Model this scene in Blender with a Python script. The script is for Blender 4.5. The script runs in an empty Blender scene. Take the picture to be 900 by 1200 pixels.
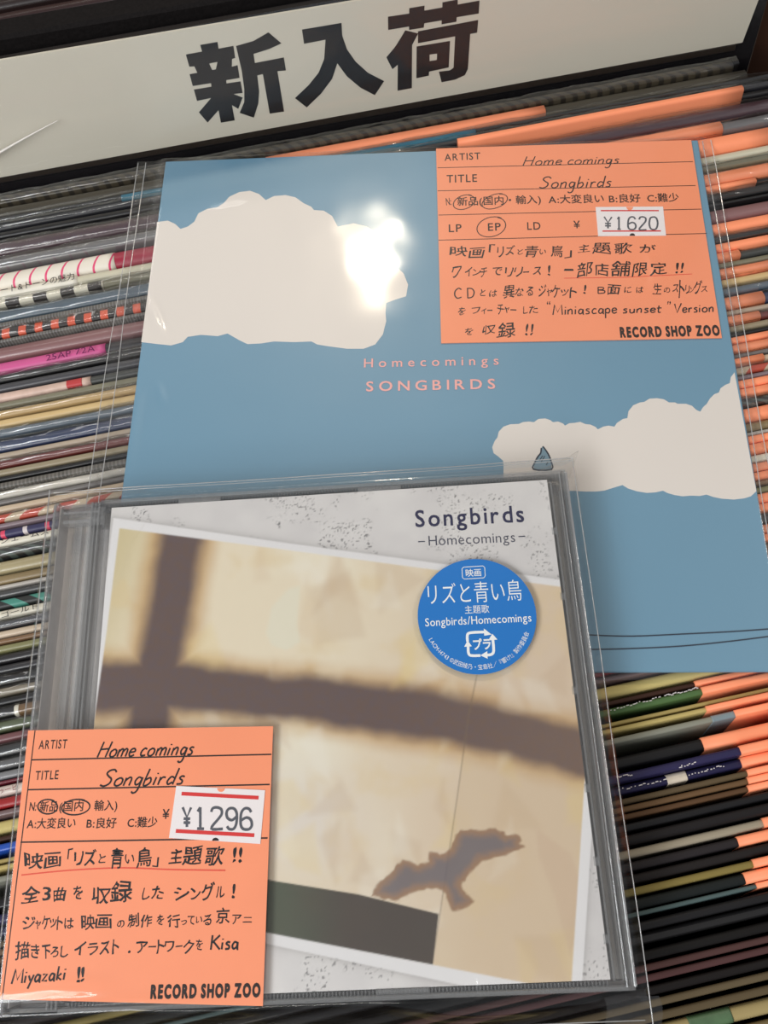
import bpy, math, random
import numpy as np
from mathutils import Matrix, Vector

# ------------------------------------------------------------------ camera geometry (mm, z = 0 is the level of the record tops)
FPX = 970.0
_n = np.array([0.06, 0.3615, 0.93]); _n /= np.linalg.norm(_n)
CAMH = 221.0
_xc = np.array([1, 0, 0.]) - _n[0] * _n; _xc /= np.linalg.norm(_xc)
_yc = np.cross(_n, _xc)
_a = math.radians(11.5)
R = np.array([math.cos(_a) * _xc - math.sin(_a) * _yc, -math.sin(_a) * _xc - math.cos(_a) * _yc, -_n])
CAM = np.array([0, 0, CAMH])
BASE = 800.0          # height of the record tops above the shop floor, mm
S = 0.001

def ray(u, v):
    return R @ np.array([(u - 450) / FPX, (v - 600) / FPX, 1.0])

def P(u, v, z=0.0):
    d = ray(u, v)
    return CAM + d * ((z - CAMH) / d[2])

def project(p):
    q = R.T @ (np.asarray(p) - CAM)
    return 450 + FPX * q[0] / q[2], 600 + FPX * q[1] / q[2]

def M3(p):
    return Vector((p[0] * S, p[1] * S, (p[2] + BASE) * S))

scene = bpy.context.scene
COL = scene.collection
cam_d = bpy.data.cameras.new('camera'); cam = bpy.data.objects.new('camera', cam_d); COL.objects.link(cam)
cam_d.sensor_fit = 'VERTICAL'; cam_d.sensor_height = 24; cam_d.lens = FPX / 1200 * 24; cam_d.clip_start = 0.01
rt, up, bk = R @ np.array([1, 0, 0]), R @ np.array([0, -1, 0]), R @ np.array([0, 0, -1])
mm = Matrix.Identity(4)
for i in range(3):
    mm[i][0], mm[i][1], mm[i][2] = rt[i], up[i], bk[i]
mm.translation = M3(CAM)
cam.matrix_world = mm
scene.camera = cam

# ------------------------------------------------------------------ world, lamps, exposure
w = bpy.data.worlds.new('world'); scene.world = w; w.use_nodes = True
w.node_tree.nodes['Background'].inputs[0].default_value = (0.80, 0.82, 0.86, 1)
w.node_tree.nodes['Background'].inputs[1].default_value = 0.40

def area(name, loc, target, size, power, color, sy=None, shape=None):
    d = bpy.data.lights.new(name, 'AREA'); d.energy = power; d.color = color; d.size = size * S
    d.shape = shape or ('RECTANGLE' if sy else 'DISK')
    if sy: d.size_y = sy * S
    o = bpy.data.objects.new(name, d); COL.objects.link(o)
    o.location = M3(loc)
    dirv = M3(target) - M3(loc)
    o.rotation_euler = dirv.to_track_quat('-Z', 'Y').to_euler()
    return o

def mirror_pos(u, v, z, dist):
    p = P(u, v, z); d = ray(u, v); d = d / np.linalg.norm(d)
    return p + np.array([d[0], d[1], -d[2]]) * dist

area('ceiling_spot_lamp', mirror_pos(436, 305, 3, 1500), P(436, 305), 95, 5.0, (1, 0.86, 0.66))
area('unseen_fill_lamp', (-560, -210, 560), (-60, 20, 0), 600, 5.2, (0.95, 0.98, 1.0), sy=200)  # added fill, low on the left, so brightness falls off to the right
area('unseen_fill_lamp', (-850, -1200, 900), (-60, 40, 20), 1100, 10, (1.0, 0.97, 0.92), sy=300)  # added frontal fill that brightens the sign card
area('unseen_fill_lamp', (-400, 1700, 1300), (0, 60, 0), 1200, 3, (1, 0.97, 0.93), sy=150)  # unseen overhead tube behind the rack
area('unseen_fill_lamp', (720, 60, 760), (60, 60, 0), 420, 1.6, (1, 0.95, 0.88), sy=70)  # added side light for a highlight on the case's right edge
vs = scene.view_settings
vs.view_transform = 'Standard'; vs.look = 'None'; vs.exposure = -0.06; vs.gamma = 1.0; vs.use_curve_mapping = False
scene.cycles.transparent_max_bounces = 24
scene.cycles.max_bounces = 10
scene.cycles.caustics_reflective = False
scene.cycles.caustics_refractive = False

rnd = random.Random(7)
# ------------------------------------------------------------------ materials
def lin(c):
    c = [x / 255.0 for x in c]
    return tuple(x / 12.92 if x <= 0.04045 else ((x + 0.055) / 1.055) ** 2.4 for x in c) + (1,)

class NT:
    def __init__(s, name):
        s.m = bpy.data.materials.new(name); s.m.use_nodes = True
        s.t = s.m.node_tree; s.t.nodes.clear()
        s.out = s.t.nodes.new('ShaderNodeOutputMaterial')
    def n(s, typ, **kw):
        x = s.t.nodes.new(typ)
        for k, v in kw.items():
            if k.startswith('i_'):
                k2 = k[2:]
                x.inputs[int(k2) if k2.isdigit() else k2.replace('_', ' ')].default_value = v
            else: setattr(x, k, v)
        return x
    def l(s, a, b): s.t.links.new(a, b)
    def math(s, op, a, b=None):
        x = s.n('ShaderNodeMath', operation=op)
        for i, q in enumerate((a, b)):
            if q is None: continue
            if isinstance(q, (int, float)): x.inputs[i].default_value = q
            else: s.l(q, x.inputs[i])
        return x.outputs[0]
    def mix(s, f, a, b):
        x = s.n('ShaderNodeMix', data_type='RGBA')
        for i, q in ((0, f), (6, a), (7, b)):
            if isinstance(q, (int, float, tuple)): x.inputs[i].default_value = q
            else: s.l(q, x.inputs[i])
        return x.outputs[2]
    def bsdf(s, color, rough=0.5, coat=0.0, bump=None, spec=0.5):
        b = s.n('ShaderNodeBsdfPrincipled'); b.inputs['Roughness'].default_value = rough
        b.inputs['Coat Weight'].default_value = coat; b.inputs['Coat Roughness'].default_value = 0.12
        b.inputs['Specular IOR Level'].default_value = spec
        if isinstance(color, tuple): b.inputs['Base Color'].default_value = color
        else: s.l(color, b.inputs['Base Color'])
        if bump is not None:
            bn = s.n('ShaderNodeBump'); bn.inputs['Distance'].default_value = bump[1]
            s.l(bump[0], bn.inputs['Height']); s.l(bn.outputs[0], b.inputs['Normal'])
        s.l(b.outputs[0], s.out.inputs[0]); return b
    def noise(s, scale, detail=3, stretch=None):
        tc = s.n('ShaderNodeTexCoord'); src = tc.outputs['Object']
        if stretch:
            mp = s.n('ShaderNodeMapping'); mp.inputs['Scale'].default_value = stretch
            s.l(src, mp.inputs[0]); src = mp.outputs[0]
        nz = s.n('ShaderNodeTexNoise'); nz.inputs['Scale'].default_value = scale; nz.inputs['Detail'].default_value = detail
        s.l(src, nz.inputs['Vector']); return nz.outputs['Fac']

_mc = {}
def mat(name, rgb, rough=0.5, coat=0.0, var=0.12, scale=120.0, stretch=None, bump=0.0, spec=0.5):
    if name in _mc: return _mc[name]
    t = NT(name); c = lin(rgb)
    f = t.noise(scale, 4, stretch)
    dk = tuple(x * (1 - var) for x in c[:3]) + (1,); lt = tuple(min(1, x * (1 + var)) for x in c[:3]) + (1,)
    col = t.mix(f, dk, lt)
    t.bsdf(col, rough, coat, (f, bump) if bump else None, spec)
    _mc[name] = t.m; return t.m

def plain(name, rgb, rough=0.6, spec=0.3):
    if name in _mc: return _mc[name]
    t = NT(name); t.bsdf(lin(rgb), rough, 0, None, spec); _mc[name] = t.m; return t.m

def stripe(name, c1, c2, period, duty=0.5, skew=0.0, rough=0.5, wear=0.1, c3=None):
    """bands across the spine: c2 over the share 'duty' of each period (mm) measured along the record"""
    if name in _mc: return _mc[name]
    t = NT(name); tc = t.n('ShaderNodeTexCoord'); sp = t.n('ShaderNodeSeparateXYZ'); t.l(tc.outputs['Object'], sp.inputs[0])
    x = sp.outputs[0]
    if skew: x = t.math('ADD', x, t.math('MULTIPLY', sp.outputs[1], skew))
    fr = t.math('FRACT', t.math('MULTIPLY', t.math('ADD', x, 5.0), 1000.0 / period))
    g = t.math('LESS_THAN', fr, duty)
    col = t.mix(g, lin(c1), lin(c2))
    if c3:
        fr2 = t.math('FRACT', t.math('MULTIPLY', t.math('ADD', x, 5.0), 500.0 / period))
        col = t.mix(t.math('MULTIPLY', t.math('LESS_THAN', fr2, 0.5), t.math('SUBTRACT', 1.0, g)), col, lin(c3))
    nz = t.noise(180, 4)
    col = t.mix(t.math('MULTIPLY', nz, wear), col, (0.25, 0.23, 0.2, 1))
    t.bsdf(col, rough); _mc[name] = t.m; return t.m

def film_mat(name, tint=(0.97, 0.97, 0.97), ior=1.5, gain=1.6, rough=0.05, haze=0.35, frost=0.0):
    if name in _mc: return _mc[name]
    t = NT(name)
    fr = t.n('ShaderNodeFresnel'); fr.inputs['IOR'].default_value = ior
    # the same reflectance from both sides of the sheet
    geo = t.n('ShaderNodeNewGeometry')
    lw = t.n('ShaderNodeLayerWeight'); lw.inputs['Blend'].default_value = 0.5
    fc = t.math('POWER', lw.outputs['Facing'], 4.0)
    fac = t.math('MINIMUM', t.math('ADD', t.math('MULTIPLY', fc, 0.9), 0.042 * gain), 1.0)
    tr = t.n('ShaderNodeBsdfTransparent'); tr.inputs[0].default_value = tint + (1,)
    gl = t.n('ShaderNodeBsdfGlossy'); gl.inputs['Roughness'].default_value = rough
    g2 = t.n('ShaderNodeBsdfGlossy'); g2.inputs['Roughness'].default_value = min(.45, rough * 4 + .06)
    gm = t.n('ShaderNodeMixShader'); gm.inputs[0].default_value = haze; t.l(gl.outputs[0], gm.inputs[1]); t.l(g2.outputs[0], gm.inputs[2])
    if frost:
        df = t.n('ShaderNodeBsdfDiffuse'); df.inputs[0].default_value = (.85, .85, .84, 1)
        fm = t.n('ShaderNodeMixShader'); fm.inputs[0].default_value = frost; t.l(tr.outputs[0], fm.inputs[1]); t.l(df.outputs[0], fm.inputs[2]); tr = fm
    mx = t.n('ShaderNodeMixShader')
    t.l(fac, mx.inputs[0]); t.l(tr.outputs[0], mx.inputs[1]); t.l(gm.outputs[0], mx.inputs[2])
    t.l(mx.outputs[0], t.out.inputs[0]); _mc[name] = t.m; return t.m

FILM = film_mat('clear_film', tint=(0.985, 0.985, 0.985), gain=1.4, rough=0.09, haze=.5)
BAGFILM = film_mat('crinkled_clear_film', tint=(0.96, 0.96, 0.95), gain=2.2, rough=0.09, haze=.25)
ACRYL = film_mat('clear_acrylic', tint=(0.985, 0.985, 0.985), gain=0.8, rough=0.02, haze=.1)
SEAM = film_mat('seam_film', tint=(0.9, 0.9, 0.9), gain=5.0, rough=.12, frost=.35)
ACRS = film_mat('clear_acrylic_moulding', tint=(0.86, 0.865, 0.87), gain=3.2, rough=.05, haze=.3, frost=.13)
INK = plain('black_ink', (38, 24, 20), 0.55)
BLACKINK = plain('deep_black_ink', (22, 20, 22), 0.5)
ORANGE = mat('orange_card_paper', (247, 148, 106), 0.6, 0, 0.05, 60)
WHITELABEL = mat('white_label_paper', (236, 228, 228), 0.5, 0, 0.02, 200)
REDINK = plain('red_ink', (214, 52, 50), 0.5)

# ------------------------------------------------------------------ object helpers
def tag(o, label=None, cat=None, group=None, kind=None):
    if label: o['label'] = label
    if cat: o['category'] = cat
    if group: o['group'] = group
    if kind: o['kind'] = kind
    return o

def empty(name, matrix):
    o = bpy.data.objects.new(name, None); o.empty_display_size = 0.01; COL.objects.link(o); o.matrix_world = matrix; return o

def meshobj(name, verts, faces, material, parent=None, smooth=False, mats=None, fmat=None):
    me = bpy.data.meshes.new(name)
    v = np.asarray(verts, dtype=float) * S
    me.from_pydata(v.tolist(), [], faces)
    me.update()
    for m_ in (mats or [material]): me.materials.append(m_)
    if fmat is not None:
        me.polygons.foreach_set('material_index', fmat)
    if smooth: me.polygons.foreach_set('use_smooth', [True] * len(me.polygons))
    o = bpy.data.objects.new(name, me); COL.objects.link(o)
    if parent is not None: o.parent = parent
    return o

class MB:
    def __init__(s): s.v = []; s.f = []
    def add(s, verts, faces):
        k = len(s.v); s.v += [tuple(p) for p in verts]; s.f += [tuple(i + k for i in f) for f in faces]; return s
    def box(s, x0, x1, y0, y1, z0, z1, b=0.0):
        if b <= 0:
            vs_ = [(x, y, z) for z in (z0, z1) for x, y in ((x0, y0), (x1, y0), (x1, y1), (x0, y1))]
            s.add(vs_, [(3, 2, 1, 0), (4, 5, 6, 7), (0, 1, 5, 4), (1, 2, 6, 5), (2, 3, 7, 6), (3, 0, 4, 7)])
        else:   # chamfered all round
            def ring(i, z): return [(x0 + i, y0 + i, z), (x1 - i, y0 + i, z), (x1 - i, y1 - i, z), (x0 + i, y1 - i, z)]
            vs_ = ring(b, z0) + ring(0, z0 + b) + ring(0, z1 - b) + ring(b, z1)
            fs = [(3, 2, 1, 0), (12, 13, 14, 15)]
            for r in range(3):
                for i in range(4):
                    j = (i + 1) % 4; fs.append((r * 4 + i, r * 4 + j, r * 4 + 4 + j, r * 4 + 4 + i))
            s.add(vs_, fs)
        return s
    def prism(s, poly, z0, z1):
        n = len(poly)
        ar = sum(poly[i][0] * poly[(i + 1) % n][1] - poly[(i + 1) % n][0] * poly[i][1] for i in range(n))
        if ar < 0: poly = poly[::-1]
        vs_ = [(p[0], p[1], z0) for p in poly] + [(p[0], p[1], z1) for p in poly]
        fs = [tuple(range(n - 1, -1, -1)), tuple(range(n, 2 * n))] + [(i, (i + 1) % n, n + (i + 1) % n, n + i) for i in range(n)]
        return s.add(vs_, fs)
    def tube(s, pts, r, k=6, closed=False):
        pts = [np.array(p, float) for p in pts]; n = len(pts); base = len(s.v)
        for i, p in enumerate(pts):
            t = pts[min(i + 1, n - 1)] - pts[max(i - 1, 0)]; t /= (np.linalg.norm(t) + 1e-9)
            h = np.array([0, 0, 1.]) if abs(t[2]) < 0.9 else np.array([1., 0, 0])
            a_ = np.cross(t, h); a_ /= np.linalg.norm(a_); b_ = np.cross(a_, t)
            rr = r[i] if isinstance(r, (list, tuple)) else r
            for j in range(k):
                q = p + rr * (math.cos(2 * math.pi * j / k) * a_ + math.sin(2 * math.pi * j / k) * b_); s.v.append(tuple(q))
        for i in range(n - 1):
            for j in range(k):
                s.f.append((base + i * k + j, base + i * k + (j + 1) % k, base + (i + 1) * k + (j + 1) % k, base + (i + 1) * k + j))
        return s
    def grid(s, pts):     # pts[i][j] -> xyz
        a_ = np.asarray(pts); ni, nj = a_.shape[:2]; k = len(s.v)
        s.v += [tuple(q) for q in a_.reshape(-1, 3)]
        s.f += [(k + i * nj + j, k + (i + 1) * nj + j, k + (i + 1) * nj + j + 1, k + i * nj + j + 1) for i in range(ni - 1) for j in range(nj - 1)]
        return s
    def ribbon(s, pts, wd, z):
        """flat stroke of width wd in the plane z"""
        p = np.asarray(pts, float)[:, :2]; n = len(p)
        if n < 2: return s
        L_, Rr = [], []
        for i in range(n):
            t = p[min(i + 1, n - 1)] - p[max(i - 1, 0)]; t /= (np.linalg.norm(t) + 1e-9)
            q = np.array([-t[1], t[0]]) * (wd[i] if isinstance(wd, (list, tuple, np.ndarray)) else wd) / 2
            e = 0
            L_.append(p[i] + q); Rr.append(p[i] - q)
        k = len(s.v); s.rise = getattr(s, 'rise', 0) % 12 + 1; zz = z + s.rise * .002
        for i, (a_, b_) in enumerate(zip(L_, Rr)): s.v += [(a_[0], a_[1], zz + i * .0008), (b_[0], b_[1], zz + i * .0008)]
        s.f += [(k + 2 * i + 1, k + 2 * i + 3, k + 2 * i + 2, k + 2 * i) for i in range(n - 1)]
        return s
    def obj(s, name, m, parent=None, smooth=False): return meshobj(name, s.v, s.f, m, parent, smooth)

def smoothline(pts, k=5, closed=False):
    p = [np.array(q, float) for q in pts]; n = len(p); out = []
    rng = range(n) if closed else range(n - 1)
    for i in rng:
        a_, b_ = p[i], p[(i + 1) % n]
        z0 = p[(i - 1) % n] if (closed or i > 0) else a_; z1 = p[(i + 2) % n] if (closed or i + 2 < n) else b_
        for j in range(k):
            t = j / k
            out.append(0.5 * ((2 * a_) + (-z0 + b_) * t + (2 * z0 - 5 * a_ + 4 * b_ - z1) * t * t + (-z0 + 3 * a_ - 3 * b_ + z1) * t ** 3))
    if not closed: out.append(p[-1])
    return out

class Frame:
    """a flat face of a thing: origin and axes in world mm; local z is the face normal"""
    def __init__(s, o, ex, ez):
        s.o = np.array(o, float); s.ez = np.array(ez, float) / np.linalg.norm(ez)
        ex = np.array(ex, float); ex = ex - (ex @ s.ez) * s.ez; s.ex = ex / np.linalg.norm(ex); s.ey = np.cross(s.ez, s.ex)
    def matrix(s):
        m_ = Matrix.Identity(4)
        for i in range(3): m_[i][0], m_[i][1], m_[i][2] = s.ex[i], s.ey[i], s.ez[i]
        m_.translation = M3(s.o); return m_
    def L(s, u, v, h=0.0):
        d = ray(u, v); o = s.o + s.ez * h
        p = CAM + d * (((o - CAM) @ s.ez) / (d @ s.ez)) - s.o
        return np.array([p @ s.ex, p @ s.ey, h])
    def Wd(s, p): return s.o + s.ex * p[0] + s.ey * p[1] + s.ez * p[2]

# ------------------------------------------------------------------ lettering
_fc = bpy.data.curves.new('glyph', 'FONT'); _fo = bpy.data.objects.new('glyph', _fc); COL.objects.link(_fo)
_fc.resolution_u = 3
_glyph = {}
def glyph(ch, off=0.0):
    if (ch, off) in _glyph: return _glyph[(ch, off)]
    if off > 0:
        v, f = glyph(ch); k = 12 if off > .02 else 4; V_, F_ = [], []
        for i in range(k):
            a_ = 2 * math.pi * (i + .5) / k
            F_ += [tuple(j + len(v) * i for j in g_) for g_ in f]; V_.append(v[:, :2] + off * np.array([math.cos(a_), math.sin(a_)]))
        if off > .03: F_ += [tuple(j + len(v) * k for j in g_) for g_ in f]; V_.append(v[:, :2])
        _glyph[(ch, off)] = (np.column_stack([np.vstack(V_), np.repeat(np.arange(len(V_)) * .006, len(v))]), F_) if len(v) else (v, f)
        return _glyph[(ch, off)]
    _fc.body = ch; _fc.offset = off; bpy.context.view_layer.update()
    me = bpy.data.meshes.new_from_object(_fo.evaluated_get(bpy.context.evaluated_depsgraph_get()))
    v = np.array([[q.co[0], q.co[1], 0] for q in me.vertices]) if len(me.vertices) else np.zeros((0, 3))
    f = [tuple(q.vertices) for q in me.polygons]
    bpy.data.meshes.remove(me); _glyph[(ch, off)] = (v, f); return v, f

def wide(ch): return ord(ch) > 0x2fff
def layout(body, off=0.0, track=0.0, jit=0.0, narrow=1.0):
    """one line of type in em units: list of (verts, faces)"""
    x = 0.0; out = []
    for ch in body:
        if ch == ' ': x += 0.30 + track; continue
        if ch == '\u3000': x += 0.55; continue
        v, f = glyph(ch, off); v = v.astype(float)
        if wide(ch): q = v.copy(); adv = 1.0
        else:
            q = v.copy(); x0, x1 = v[:, 0].min(), v[:, 0].max(); adv = (x1 - x0) + 0.10; q[:, 0] += 0.05 - x0
        q[:, 0] += x; out.append((q, f)); x += adv + track
    return out

def line(mb, fr, body, a_, b_, hpx, h, off=0.0, track=0.0, cap=None):
    """set 'body' so that its ink runs from picture point a_ to b_ on the face fr; hpx = cap or kanji height there"""
    g = layout(body, off, track)
    allv = np.vstack([q for q, _ in g]); x0, x1 = allv[:, 0].min(), allv[:, 0].max()
    cj = any(wide(c_) for c_ in body)
    nominal = cap or (0.86 if cj else 0.70); y0 = -0.04 if cj else 0.0
    A = fr.L(a_[0], a_[1], h)[:2]; B = fr.L(b_[0], b_[1], h)[:2]
    U = fr.L((a_[0] + b_[0]) / 2, (a_[1] + b_[1]) / 2 - hpx, h)[:2] - (A + B) / 2
    X = (B - A) / (x1 - x0); d = (B - A) / np.linalg.norm(B - A); Yv = np.array([-d[1], d[0]]) * abs(U @ np.array([-d[1], d[0]])) / nominal
    for q, f in g:
        p = A + np.outer(q[:, 0] - x0, X) + np.outer(q[:, 1] - y0, Yv)
        mb.add(np.column_stack([p, h + q[:, 2]]), f)
    return mb

def hand(mb, fr, ch, x0, x1, y0, y1, h, off=0.012):
    """one handwritten sign filling the picture box (x0..x1, y0..y1) on the face fr"""
    v, f = glyph(ch, off)
    lo, hi = v.min(0)[:2], v.max(0)[:2]; zs = v[:, 2]
    t = (v[:, :2] - lo) / np.maximum(hi - lo, 1e-6)
    sk = rnd.uniform(0.04, 0.14); rise = rnd.uniform(-0.02, 0.07); bow = rnd.uniform(-0.05, 0.05)
    out = []; sd = rnd.randint(0, 9999)
    wx = .16 * (vnoise(t[:, 0] * 2.3 + sd, t[:, 1] * 2.3, 1) - .5); wy = .16 * (vnoise(t[:, 0] * 2.3, t[:, 1] * 2.3 + sd, 2) - .5)
    t = t + np.column_stack([wx, wy])
    for (a_, b_), zq in zip(t, zs):
        uu = x0 + (x1 - x0) * a_ + sk * (y1 - y0) * (b_ - 0.5) + bow * (x1 - x0) * math.sin(math.pi * b_)
        vv = y1 - (y1 - y0) * b_ - rise * (x1 - x0) * (a_ - 0.5) * 2 + bow * 0.8 * (y1 - y0) * math.sin(math.pi * a_)
        out.append(fr.L(uu, vv, h) + np.array([0, 0, zq]))
    mb.add(out, f); return mb

# single-stroke latin letters, unit x-height 0.5 / cap height 1, each (width, [strokes])
SL = {
 'H': (.75, [[(.1, 1), (.02, 0)], [(.68, 1), (.58, 0)], [(.06, .5), (.62, .54)]]),
 'S': (.7, [[(.66, .84), (.5, 1), (.25, .96), (.14, .78), (.3, .6), (.52, .42), (.5, .16), (.25, .0), (.0, .08)]]),
 'K': (.7, [[(.1, 1), (.06, 0)], [(.62, .98), (.12, .48)], [(.2, .55), (.68, .0)]]),
 'M': (.85, [[(.02, 0), (.16, .98), (.4, .25), (.72, .96), (.78, .0)]]),
 'V': (.65, [[(.05, .95), (.25, 0), (.65, 1)]]),
 'C': (.7, [[(.62, .85), (.4, 1), (.12, .75), (.06, .35), (.25, .03), (.6, .12)]]),
 'D': (.7, [[(.1, .95), (.08, 0)], [(.05, .95), (.45, .9), (.62, .55), (.45, .1), (.05, 0)]]),
 'B': (.6, [[(.1, .95), (.08, 0)], [(.08, .93), (.42, .88), (.4, .6), (.12, .52), (.48, .42), (.46, .1), (.08, 0)]]),
 'o': (.5, [[(.25, .5), (.05, .35), (.05, .1), (.22, 0), (.42, .12), (.42, .38), (.25, .5)]]),
 'm': (.72, [[(.04, .48), (.04, 0)], [(.05, .3), (.2, .5), (.32, .42), (.32, 0)], [(.33, .3), (.48, .5), (.62, .42), (.62, 0)]]),
 'e': (.48, [[(.06, .26), (.4, .32), (.32, .5), (.12, .45), (.05, .2), (.18, 0), (.42, .1)]]),
 'c': (.45, [[(.4, .44), (.22, .5), (.06, .28), (.12, .04), (.4, .06)]]),
 'i': (.2, [[(.08, .48), (.06, 0)], [(.09, .74), (.1, .66)]]),
 'n': (.48, [[(.05, .48), (.04, 0)], [(.05, .3), (.22, .5), (.36, .42), (.36, 0)]]),
 'g': (.48, [[(.38, .42), (.18, .5), (.05, .28), (.15, .04), (.34, .15), (.4, .48), (.36, -.3), (.18, -.46), (.05, -.36)]]),
 's': (.42, [[(.36, .46), (.2, .5), (.1, .38), (.3, .22), (.28, .04), (.04, .02)]]),
 'b': (.48, [[(.08, 1), (.05, .05), (.25, 0), (.4, .2), (.3, .45), (.06, .32)]]),
 'r': (.38, [[(.05, .48), (.05, 0)], [(.06, .28), (.18, .46), (.34, .44)]]),
 'd': (.5, [[(.38, .4), (.18, .48), (.04, .22), (.14, .02), (.34, .15)], [(.44, 1), (.4, 0)]]),
 'a': (.48, [[(.38, .42), (.18, .48), (.04, .22), (.14, .02), (.34, .15), (.4, .46), (.4, .02), (.46, .0)]]),
 'y': (.45, [[(.05, .48), (.2, .12)], [(.42, .5), (.1, -.42)]]),
 'z': (.42, [[(.04, .46), (.36, .48), (.04, .02), (.4, .03)]]),
 'k': (.42, [[(.08, .95), (.05, 0)], [(.34, .45), (.08, .22), (.38, 0)]]),
 'p': (.48, [[(.06, .48), (.04, -.45)], [(.06, .35), (.25, .5), (.4, .3), (.28, .04), (.06, .12)]]),
 'u': (.48, [[(.05, .48), (.06, .1), (.2, 0), (.36, .14), (.38, .48), (.38, 0)]]),
 't': (.4, [[(.16, .8), (.12, .05), (.3, .03)], [(.0, .5), (.36, .52)]]),
 'h': (.48, [[(.07, .95), (.04, 0)], [(.05, .3), (.22, .5), (.36, .4), (.36, 0)]]),
 '!': (.25, [[(.16, 1), (.1, .3)], [(.08, .06), (.09, .0)]]),
}
for _k, _v in {'1': (.45, [[(.2, 1), (.2, 0)], [(.08, .8), (.2, 1)], [(.06, 0), (.36, 0)]]),
  '2': (.6, [[(.08, .78), (.14, .95), (.3, 1), (.48, .92), (.5, .7), (.38, .48), (.08, 0), (.54, 0)]]),
  '6': (.6, [[(.5, .82), (.4, .98), (.22, .98), (.08, .75), (.06, .25), (.16, .03), (.4, .02), (.52, .2), (.48, .46), (.3, .56), (.08, .42)]]),
  '9': (.6, [[(.1, .15), (.2, .02), (.4, .04), (.52, .3), (.54, .75), (.42, .98), (.2, .98), (.08, .8), (.12, .54), (.32, .44), (.52, .6)]]),
  '0': (.6, [[(.3, 1), (.12, .9), (.06, .6), (.06, .35), (.14, .08), (.3, 0), (.46, .08), (.54, .35), (.54, .65), (.46, .92), (.3, 1)]]),
  '¥': (.7, [[(.05, 1), (.35, .5), (.65, 1)], [(.35, .5), (.35, 0)], [(.12, .42), (.58, .42)], [(.12, .22), (.58, .22)]])}.items(): SL[_k] = _v
def script(mb, fr, body, a_, b_, capx, h, wmm=0.42, slant=0.22, gap=0.07):
    x = 0; segs = []
    for ch in body:
        if ch == ' ': x += 0.28; continue
        wd, st = SL[ch]
        for q in st:
            q = smoothline(q, 5) if len(q) > 2 and ch not in 'HMKVzky' else q
            segs.append([(p[0] + slant * p[1] + x, p[1]) for p in q])
        x += wd + gap + rnd.uniform(-.02, .03)
    xs = [p[0] for q in segs for p in q]; x0, x1 = min(xs), max(xs)
    A = fr.L(a_[0], a_[1], h)[:2]; B = fr.L(b_[0], b_[1], h)[:2]
    cu = fr.L((a_[0] + b_[0]) / 2, (a_[1] + b_[1]) / 2 - capx, h)[:2] - (A + B) / 2
    d = (B - A) / np.linalg.norm(B - A); nrm = np.array([-d[1], d[0]]); Yv = nrm * abs(cu @ nrm); X = (B - A) / (x1 - x0)
    for q in segs:
        mb.ribbon([A + (p[0] - x0) * X + p[1] * Yv for p in q], wmm, h)
    return mb

def pl(fr, pts, h=0.0):   # picture points -> local 2D on the face
    return [tuple(fr.L(u, v, h)[:2]) for u, v in pts]

# ------------------------------------------------------------------ noise for sheets
def vnoise(x, y, seed=0):
    x = np.asarray(x, float); y = np.asarray(y, float)
    xi = np.floor(x).astype(np.int64); yi = np.floor(y).astype(np.int64); xf = x - xi; yf = y - yi
    def hsh(i, j):
        n_ = (i * 374761393 + j * 668265263 + seed * 1442695041) & 0x7fffffff
        n_ = ((n_ ^ (n_ >> 13)) * 1274126177) & 0x7fffffff
        return ((n_ ^ (n_ >> 16)) & 0xffff) / 65535.0
    sx = xf * xf * (3 - 2 * xf); sy = yf * yf * (3 - 2 * yf)
    return (hsh(xi, yi) * (1 - sx) + hsh(xi + 1, yi) * sx) * (1 - sy) + (hsh(xi, yi + 1) * (1 - sx) + hsh(xi + 1, yi + 1) * sx) * sy
def fbm(x, y, o=4, seed=0):
    r_ = 0; a_ = 0.5
    for i in range(o): r_ = r_ + a_ * vnoise(x * 2 ** i, y * 2 ** i, seed + i); a_ *= 0.5
    return r_

# =================================================================== THE RACK (floor, bin, boards)
floor = MB().box(-2500, 2500, -2500, 2500, -BASE - 20, -BASE).obj('floor', mat('shop_floor', (120, 104, 90), 0.5, 0, 0.15, 8))
tag(floor, 'dull brown shop floor under the record rack', kind='structure')
wb = MB().box(-2500, 2500, 2500, 2560, -BASE, 1900).obj('wall_back', mat('shop_wall', (168, 156, 140), 0.7, 0, 0.06, 4))
tag(wb, 'plain beige shop wall far behind the rack', kind='structure'); wb.location.z = BASE * S
floor.location = (0, 0, BASE * S); floor.location.z = BASE * S
DARKWOOD = mat('dark_stained_wood', (58, 36, 28), 0.45, 0.1, 0.35, 30, (1, 1, 12), 0.0003)
BLACKB = mat('black_speckled_board', (20, 17, 17), 0.8, 0.0, 0.6, 900, None, 0.0002, 0.12)
rack = empty('record_rack', Matrix.Translation(M3((30, 90, -BASE))))
def rb(name, x0, x1, y0, y1, z0, z1, m, b=1.0):
    return MB().box(x0 - 30, x1 - 30, y0 - 90, y1 - 90, z0 + BASE, z1 + BASE, b).obj(name, m, rack)
rb('bottom_board', -150, 215, -260, 620, -346, -334, DARKWOOD)
rb('side_board', -162, -150, -260, 620, -346, -60, DARKWOOD)
rb('side_board', 215, 227, -260, 620, -346, -60, DARKWOOD)
rb('front_board', -162, 227, -272, -260, -346, -60, DARKWOOD)
rb('end_board', -162, 227, 620, 632, -346, -60, DARKWOOD)
for x in (-150, 200):
    for y in (-255, 605):
        rb('leg', x, x + 15, y, y + 15, -BASE, -346, DARKWOOD)
tag(rack, 'dark stained wooden record rack holding the leaning records', 'rack')
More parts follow.
